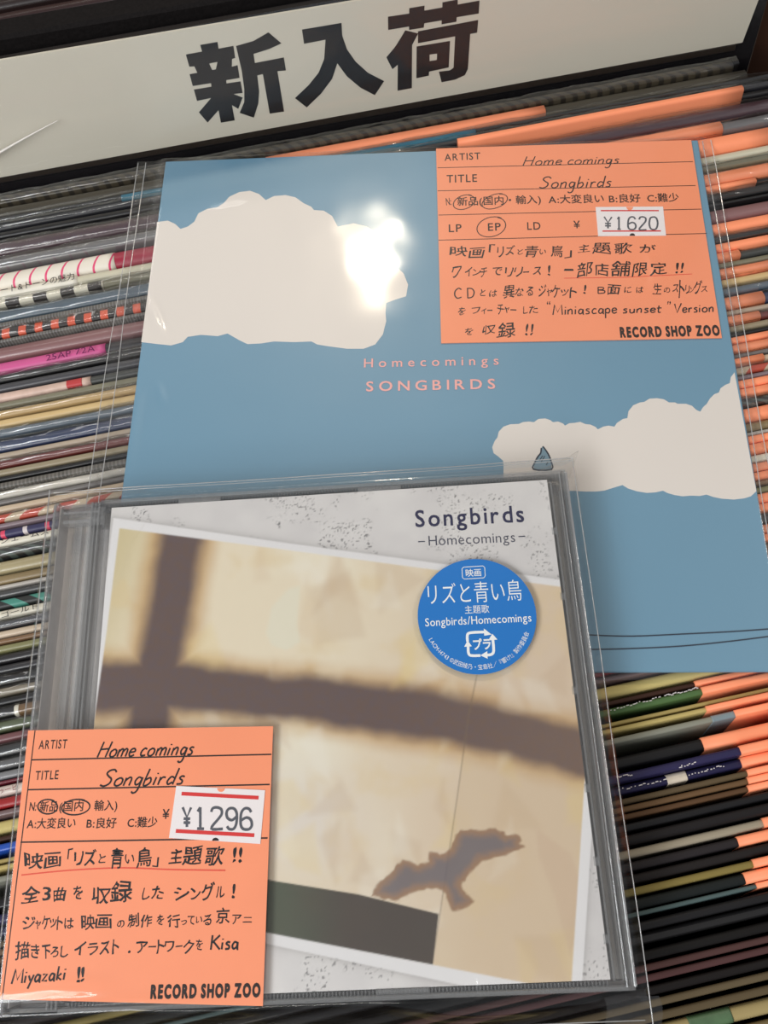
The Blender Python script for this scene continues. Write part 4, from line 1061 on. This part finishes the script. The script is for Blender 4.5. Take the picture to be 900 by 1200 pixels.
# clear bag round the jewel case
BX0, BX1, BY0, BY1 = -HW - 1.8, HW + 3.0, -HH - 7.5, HH + 4.2
def zcd(X, Y):
    base = 1.25 + .9 * (fbm(X * .02 + 9, Y * .02, 2, 17) - .45) + .12 * (fbm(X * .12, Y * .1, 2, 4) - .5)
    out = np.maximum(np.maximum(-HW - X, X - HW), np.maximum(-HH - Y, Y - HH)); out = np.clip(out, 0, 10)
    base = base - out ** 1.0 * np.where((Y < -HH), 1.2, .95)
    base += ridges(X, Y, CF, [([(186, 582), (178, 610), (158, 640), (146, 680), (142, 690)], .55, .8), ([(239, 580), (237, 600), (230, 615)], .3, .7), ([(327, 572), (326, 590), (324, 600)], .3, .6),
                              ([(560, 1128), (563, 1150), (566, 1165)], .35, .8), ([(610, 1128), (612, 1160)], .25, .7), ([(0, 1166), (60, 1158), (130, 1160)], .5, 1.2), ([(620, 1142), (740, 1136)], .5, 1.5),
                              ([(640, 1120), (735, 1117)], .25, 1.0), ([(0, 1190), (150, 1180), (300, 1186)], .6, 1.2), ([(450, 1180), (560, 1192), (700, 1178)], .7, 1.5), ([(500, 1195), (640, 1190)], .5, 1.2),
                              ([(452, 300 + 320), (444, 700)], .12, 1.5), ([(420, 610), (404, 800)], .12, 2)])
    return np.maximum(base, -9.0)
MB().grid(sheet(CF, BX0, BX1, BY0, BY1, 220, 220, zcd)).obj('clear_bag', film_mat('bag_film', (.96, .96, .96), gain=1.15, rough=.06), cd, True)
mb = MB()
def seam(xa, ya, xb_, yb, z, n=40, r_=.15):
    mb.tube([(xa + (xb_ - xa) * t_ + .1 * math.sin(t_ * 11), ya + (yb - ya) * t_ + .15 * math.sin(t_ * 8), z + .2 * math.sin(t_ * 14)) for t_ in np.linspace(0, 1, n)], r_, 5)
seam(BX0 + .4, BY1 - .4, BX1 - .4, BY1 - .2, -2.6); seam(BX0 + 1.5, BY1 - 1.6, BX1 - 1, BY1 - 1.5, -1.4, r_=.1); seam(BX1 - .3, BY0 + 1, BX1 - .5, BY1 - .5, -1.6); seam(BX0 + .3, BY0 + 1, BX0 + .3, BY1 - .5, -.6); seam(BX0 + 3, BY0 + .3, BX1 - .5, BY0 + .4, -8)
mb.obj('bag_seam', SEAM, cd, True)
# loose corner of the bag, folded out to the lower right and a small wing at the upper right
mb = MB()
c_ = CF.L(748, 1160, -5)[:2]
pts = [[(c_[0] - 8 + 12 * i / 5 + .6 * math.sin(j), c_[1] - 1 - 7 * j / 5 - 2.2 * i / 5 * j / 5, -4 - 1.0 * math.sin(i * 1.1 + j * .7)) for j in range(6)] for i in range(6)]
mb.grid(pts); mb.obj('bag_corner', BAGFILM, cd, True)
mb = MB(); a_ = CF.L(630, 552, -1)[:2]; b_ = CF.L(678, 529, -4)[:2]; d_ = CF.L(668, 560, -1)[:2]
mb.grid([[tuple(np.append(a_ + (b_ - a_) * s_ + ((d_ - a_) * t_ * (1 - s_)), -1.0 - 3 * s_ + .8 * math.sin(t_ * 6))) for s_ in np.linspace(0, 1, 10)] for t_ in np.linspace(0, 1, 6)])
mb.obj('bag_corner', BAGFILM, cd, True)

# =================================================================== ORANGE CARD ON THE JEWEL CASE
root, F, t0 = card(CF, [(33, 856), (320, 851), (308, 1179), (-1, 1171)], 'price_card', 'orange handwritten card priced 1296 yen on the jewel case', 'price card', .15, .45)
h = t0 + .03; mb = MB()
for a_, b_, wd_ in (((41, 856), (2.5, 1171), .26), ((37, 890.5), (318, 884), .34), ((32, 925.5), (316, 919.3), .34), ((24, 987), (313.5, 982), .34)):
    mb.ribbon([F.L(*a_, h), F.L(*b_, h)], wd_, h)
mb.obj('ruled_lines', INK, root)
mb = MB()
line(mb, F, 'ARTIST', (45, 878), (78, 876.8), 10.5, h, .012, .05); line(mb, F, 'TITLE', (41, 914), (68, 913), 10.5, h, .012, .05)
line(mb, F, 'N:', (34, 950), (42, 950), 10, h, .012); line(mb, F, '新品', (46, 951), (67, 950.4), 11.5, h, .014); line(mb, F, '(国内', (69, 950.6), (97, 949.8), 11.5, h, .014); line(mb, F, '輸入)', (110, 949.6), (137, 949), 11.5, h, .014)
line(mb, F, 'A:大変良い', (31, 971), (88, 969.6), 11.5, h, .014); line(mb, F, 'B:良好', (101, 970.4), (136, 969.8), 11.5, h, .014); line(mb, F, 'C:難少', (149, 969.6), (184, 968.6), 11.5, h, .014); line(mb, F, '¥', (190, 959.6), (198, 959.4), 11, h, .014)
line(mb, F, 'RECORD SHOP ZOO', (176, 1169.6), (305, 1167.6), 15, h, .06, .03)
mb.obj('printed_lettering', INK, root)
mb = MB()
loops(mb, F, [(56, 945.5, 11.5, 8, .1, 0), (89, 946, 15.5, 9, .15, 0)], h, .34)
script(mb, F, 'Home comings', (114, 887.5), (227, 884.5), 18, h, .42, .3); script(mb, F, 'Songbirds', (117, 921.5), (216, 919), 19, h, .42, .3)
rows(mb, F, h, [
 [('映', 28, 50, 999, 1017), ('画', 52, 71, 999, 1017), ('「', 79, 85, 994, 1007), ('リ', 87, 97, 998, 1015), ('ズ', 98, 112, 996, 1014), ('と', 115.5, 124, 1001, 1012), ('青', 129, 144, 994, 1017), ('い', 147, 157, 1001, 1012), ('鳥', 160, 177, 994, 1016), ('」', 179, 186, 1005, 1016), ('主', 199, 213, 993, 1012), ('題', 215, 236, 992, 1014), ('歌', 241, 263, 992, 1013), ('!', 273, 277, 993, 1011), ('!', 280, 284, 993, 1011)],
 [('全', 25, 46, 1037, 1058), ('3', 50, 60, 1040, 1056), ('曲', 63, 77, 1040, 1056), ('を', 86, 97, 1038, 1055), ('収', 108, 129, 1039, 1058), ('録', 130, 156, 1033, 1058), ('し', 167, 176, 1040, 1055), ('た', 178, 192, 1039, 1054), ('シ', 204, 222, 1040, 1055), ('ン', 223, 235, 1041, 1054), ('グ', 235, 252, 1035, 1056), ('ル', 253, 263, 1039, 1053), ('!', 272, 276, 1035, 1053)],
 [('ジ', 27, 41, 1074, 1090), ('ャ', 41, 48, 1078, 1089), ('ケ', 49, 58, 1073, 1089), ('ッ', 58, 66, 1077, 1088), ('ト', 67, 74, 1073, 1089), ('は', 75, 86, 1076, 1088), ('映', 95, 111, 1072, 1089), ('画', 112, 131, 1072, 1089), ('の', 137, 146, 1078, 1087), ('制', 149, 163, 1071, 1087), ('作', 164, 178, 1071, 1087), ('を', 184, 192, 1072, 1084), ('行', 195, 211, 1071, 1087), ('っ', 212, 219, 1078, 1084), ('て', 220, 228, 1073, 1083), ('い', 229, 237, 1074, 1082), ('る', 238, 248, 1072, 1084), ('京', 253, 269, 1063, 1083), ('ア', 272, 283, 1072, 1083), ('ニ', 285, 295, 1075, 1081)],
 [('描', 18, 35, 1104, 1125), ('き', 36, 46, 1107, 1122), ('下', 48, 59, 1107, 1124), ('ろ', 60, 69, 1109, 1122), ('し', 71, 80, 1108, 1122), ('イ', 87, 100, 1104, 1120), ('ラ', 103, 115, 1104, 1119), ('ス', 117, 129, 1104, 1119), ('ト', 132, 140, 1100, 1118), ('.', 150, 153, 1114, 1117), ('ア', 160, 173, 1103, 1117), ('ー', 174, 183, 1108.5, 1110.3), ('ト', 184, 192, 1101, 1117), ('ワ', 193, 205, 1103, 1116), ('ー', 206, 214, 1108, 1109.8), ('ク', 215, 227, 1102, 1117), ('を', 229, 238, 1101, 1113)],
 [('!', 90, 94, 1133, 1151), ('!', 95, 99, 1133, 1150)]], .016)
script(mb, F, 'Kisa', (247, 1113), (279, 1112), 17, h, .42, .05); script(mb, F, 'Miyazaki', (13.5, 1153), (76, 1148), 17, h, .42, .1)
mb.obj('handwriting', BLACKINK, root)
MB().ribbon([F.L(*q_, h) for q_ in smoothline([(25, 1025.5), (80, 1020), (142, 1017), (200, 1019), (264, 1020)], 4)], .3, h).obj('red_underline', plain('orange_red_ink', (226, 84, 62)), root)
price(root, F, h, [(206.5, 921), (310.6, 926), (305, 989), (198, 982)], [('¥', 214, 224, 946, 969), ('1', 231, 239, 946, 971), ('2', 247.5, 261, 946, 971), ('9', 265.5, 277.5, 947, 972), ('6', 282, 295, 947, 972)],
      [(212.7, 930), (303, 934.8), (206, 973.8), (298, 978.8)], [(259, 924, 4.5, 0), (252.5, 985.3, 4, 1)], .85, .62)

bpy.data.objects.remove(_fo); bpy.data.curves.remove(_fc)
